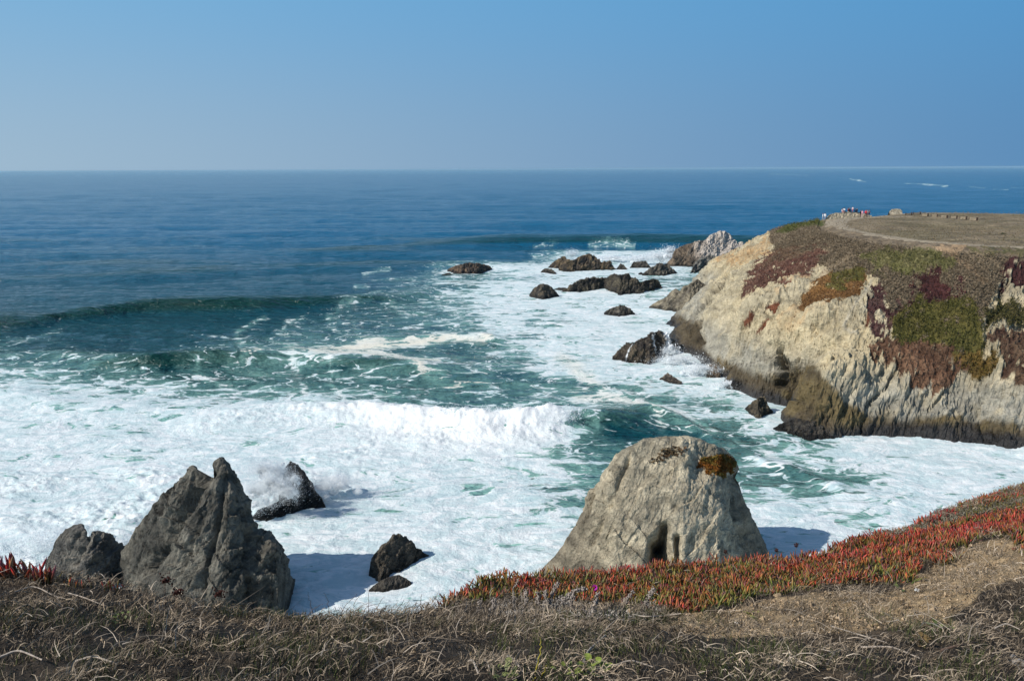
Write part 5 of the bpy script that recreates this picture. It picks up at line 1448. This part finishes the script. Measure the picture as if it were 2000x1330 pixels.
# leafy green plants
def leafy(label, px, py, n, L, spread, c, seed):
    rg = random.Random(seed); b = nhit(px, py)
    root = bpy.data.objects.new('green_plant', None); COL.objects.link(root); root.location = b; root.empty_display_size = .05
    tag(root, label, 'plant')
    mt = simple_mat('fresh_leaf', c, .55, .25, 50, spec=.35)
    Vs, Fs = [], []
    for i in range(n):
        a = rg.uniform(0, 6.28); rd = rg.uniform(.1, 1)*spread; l = L*rg.uniform(.6, 1.2)
        cx, cy, cz = math.cos(a)*rd, math.sin(a)*rd*.6, rg.uniform(.01, .05)*1.1
        tilt = rg.uniform(.2, 1.1)
        bm_v = []
        for (u, v) in [(0, 0), (.3, .38), (.65, .5), (.95, .3), (1.05, 0), (.95, -.3), (.65, -.5), (.3, -.38)]:
            x = u*l; y = v*l*.9; z = l*.12*(abs(v)*2) - .15*l*u*u
            bm_v.append((x*math.cos(tilt) - z*math.sin(tilt), y, x*math.sin(tilt) + z*math.cos(tilt)))
        bm_v.append((.5*l*math.cos(tilt), 0, .5*l*math.sin(tilt)))
        V = np.array(bm_v); V = np.stack([V[:, 0]*math.cos(a) - V[:, 1]*math.sin(a), V[:, 0]*math.sin(a) + V[:, 1]*math.cos(a), V[:, 2]], 1)
        Fc = np.array([(8, k, (k+1) % 8) for k in range(8)])
        me_ = mesh_from('leaf', V, Fc); link('leaf', me_, mt, root, loc=(cx, cy, cz))
    return root
leafy('bright yellow green leafy plant at the bottom edge beside the curved stick', 1158, 1322, 24, .030, .055, (.22, .27, .05), 1)
leafy('small light green leaf rosette at the bottom edge left of the curved stick', 1104, 1330, 14, .022, .035, (.20, .24, .05), 2)
leafy('pale green leafy plant at the bottom edge near the slanting sticks', 975, 1333, 20, .026, .06, (.19, .21, .07), 3)
leafy('small green plant with an orange leaf on the bare soil at right', 1835, 1241, 14, .022, .05, (.14, .17, .05), 4)
leafy('little yellow green succulent at the left end of the bare soil', 1465, 1212, 12, .018, .04, (.20, .19, .05), 5)
leafy('little green succulent just below the red mat beside the white shell', 1755, 1156, 10, .02, .035, (.13, .15, .05), 6)
leafy('small rusty green plant low on the right slope', 1800, 1262, 14, .022, .05, (.15, .10, .04), 7)
leafy('low green sprig among the dead stems on the left slope', 245, 1220, 12, .02, .05, (.12, .15, .04), 8)

# magenta flower
fb = unproj_y(1161, 1147, nhit(1161, 1160)[1])
bm = bmesh.new()
MAGM = simple_mat('magenta_petals', (.42, .01, .40), .6, .1, 40); 
root = bpy.data.objects.new('magenta_flower', None); COL.objects.link(root); root.location = fb; tag(root, 'single magenta flower in the red mat', 'flower')
for k in range(16):
    a = k*2*math.pi/16; l = .021
    V = np.array([(0, 0, 0), (l*.6, .0035, .004), (l, .002, .008), (l, -.002, .008), (l*.6, -.0035, .004)])
    V = np.stack([V[:, 0]*math.cos(a) - V[:, 1]*math.sin(a), V[:, 0]*math.sin(a) + V[:, 1]*math.cos(a), V[:, 2]], 1)
    V = V @ np.array([[1, 0, 0], [0, .5, .86], [0, -.86, .5]])
    link('petal', mesh_from('petal', V, np.array([[0, 1, 2], [0, 2, 3], [0, 3, 4]])), MAGM, root)

# stones and shells on the soil
def stone(label, px, py, w, c, seed, name='stone', cat='stone', flat=.6):
    b = nhit(px, py); r = w/2/nscale(b)
    bm = bmesh.new(); bmesh.ops.create_icosphere(bm, subdivisions=3, radius=1)
    V = np.array([v.co[:] for v in bm.verts]); Fc = np.array([[v.index for v in f.verts] for f in bm.faces]); bm.free()
    fo, fe = facet(V + seed*5, .9, seed)
    V = V*(1 + .25*fo + .12*fbm(V[:, 0]*2, V[:, 1]*2, V[:, 2]*2 + seed, 3))[:, None]*np.array([r, r*.8, r*flat])
    o = link(name, mesh_from(name, V, Fc, False), simple_mat('stone_' + str(seed), c, .85, .2, 60), loc=b + np.array([0, 0, r*flat*.3]))
    tag(o, label, cat)
stone('rounded tan stone at the lower edge of the red mat', 1240, 1196, 26, (.42, .31, .20), 1)
stone('small pointed tan stone at the left of the bare soil', 1346, 1203, 16, (.45, .33, .22), 2)
stone('bright white shell on the bare soil below the red mat', 1791, 1153, 10, (.85, .85, .82), 3, 'shell', 'shell')
stone('small white pebble at the left part of the bare soil', 1438, 1217, 7, (.8, .78, .72), 4, 'pebble', 'pebble')
stone('pale grey stone at the right frame edge near the bottom', 1988, 1296, 24, (.42, .40, .38), 5)
stone('dark grey stone left of the pale one at the right frame edge', 1979, 1284, 12, (.2, .19, .18), 6)
stone('pale pebble on the soil below the orange leafed plant', 1907, 1232, 9, (.62, .52, .42), 7, 'pebble', 'pebble')
stone('tan clod at the top left of the bare soil', 1520, 1166, 18, (.38, .28, .17), 8, 'clod', 'clod')
# loose crumbs of soil
n = 9000
P_ = near_samples(n, rng, ylo=2.5, test=lambda X, Y, Z: zone(X, Y, Z, DIRT, 30) | (rng.random(len(X)) < .02))
sz_ = .0035*rng.lognormal(0, .55, n); P_[:, 2] += sz_*.5 + .05*fbm(P_[:, 0]*1.4, P_[:, 1]*1.4, 0, 4) + .028*fbm(P_[:, 0]*6, P_[:, 1]*6, 2, 4)
oc = np.array([[1,0,0],[-1,0,0],[0,1,0],[0,-1,0],[0,0,1],[0,0,-1]], float)
of = np.array([[0,2,4],[2,1,4],[1,3,4],[3,0,4],[2,0,5],[1,2,5],[3,1,5],[0,3,5]])
V = P_[:, None] + oc[None]*sz_[:, None, None]*rng.uniform(.5, 1.4, (n, 6, 1))
me = mesh_from('soil_crumbs', V.reshape(-1, 3), (of[None] + 6*np.arange(n)[:, None, None]).reshape(-1, 3), False)
f = rng.random((n, 1)); set_col(me, 'col', np.repeat(C(.22, .155, .09)*(1-f) + C(.50, .38, .25)*f, 6, 0))
tag(link('soil_crumbs', me, STRAW), 'loose crumbs of sandy soil and gravel on the bare patch', 'gravel', kind='stuff')

# ------------------------------------------------------------------ air
HAZE_ON = True
if HAZE_ON:
    me = box_mesh('haze', 1, 1, 1, 0.0001) if False else None
    x, y, z0, z1 = 46000, 46000, -12.0, 36.5
    V = np.array([(sx_*x, sy_*y, zz) for zz in (z0, z1) for sy_ in (-1, 1) for sx_ in (-1, 1)], float)
    me = mesh_from('haze', V, np.array([[0, 2, 3, 1], [4, 5, 7, 6], [0, 1, 5, 4], [1, 3, 7, 5], [3, 2, 6, 7], [2, 0, 4, 6]]), False)
    m, nt, out = new_mat('haze_air'); q = NT(nt)
    v = q.n('ShaderNodeVolumePrincipled'); v.inputs['Color'].default_value = (.50, .80, 1, 1); v.inputs['Density'].default_value = 4.4e-5; v.inputs['Anisotropy'].default_value = 0.0
    q.l(v.outputs[0], out.inputs['Volume'])
    o = link('haze', me, m); tag(o, kind='stuff'); o['label'] = 'thin sea haze paling the far water'; o['category'] = 'haze'
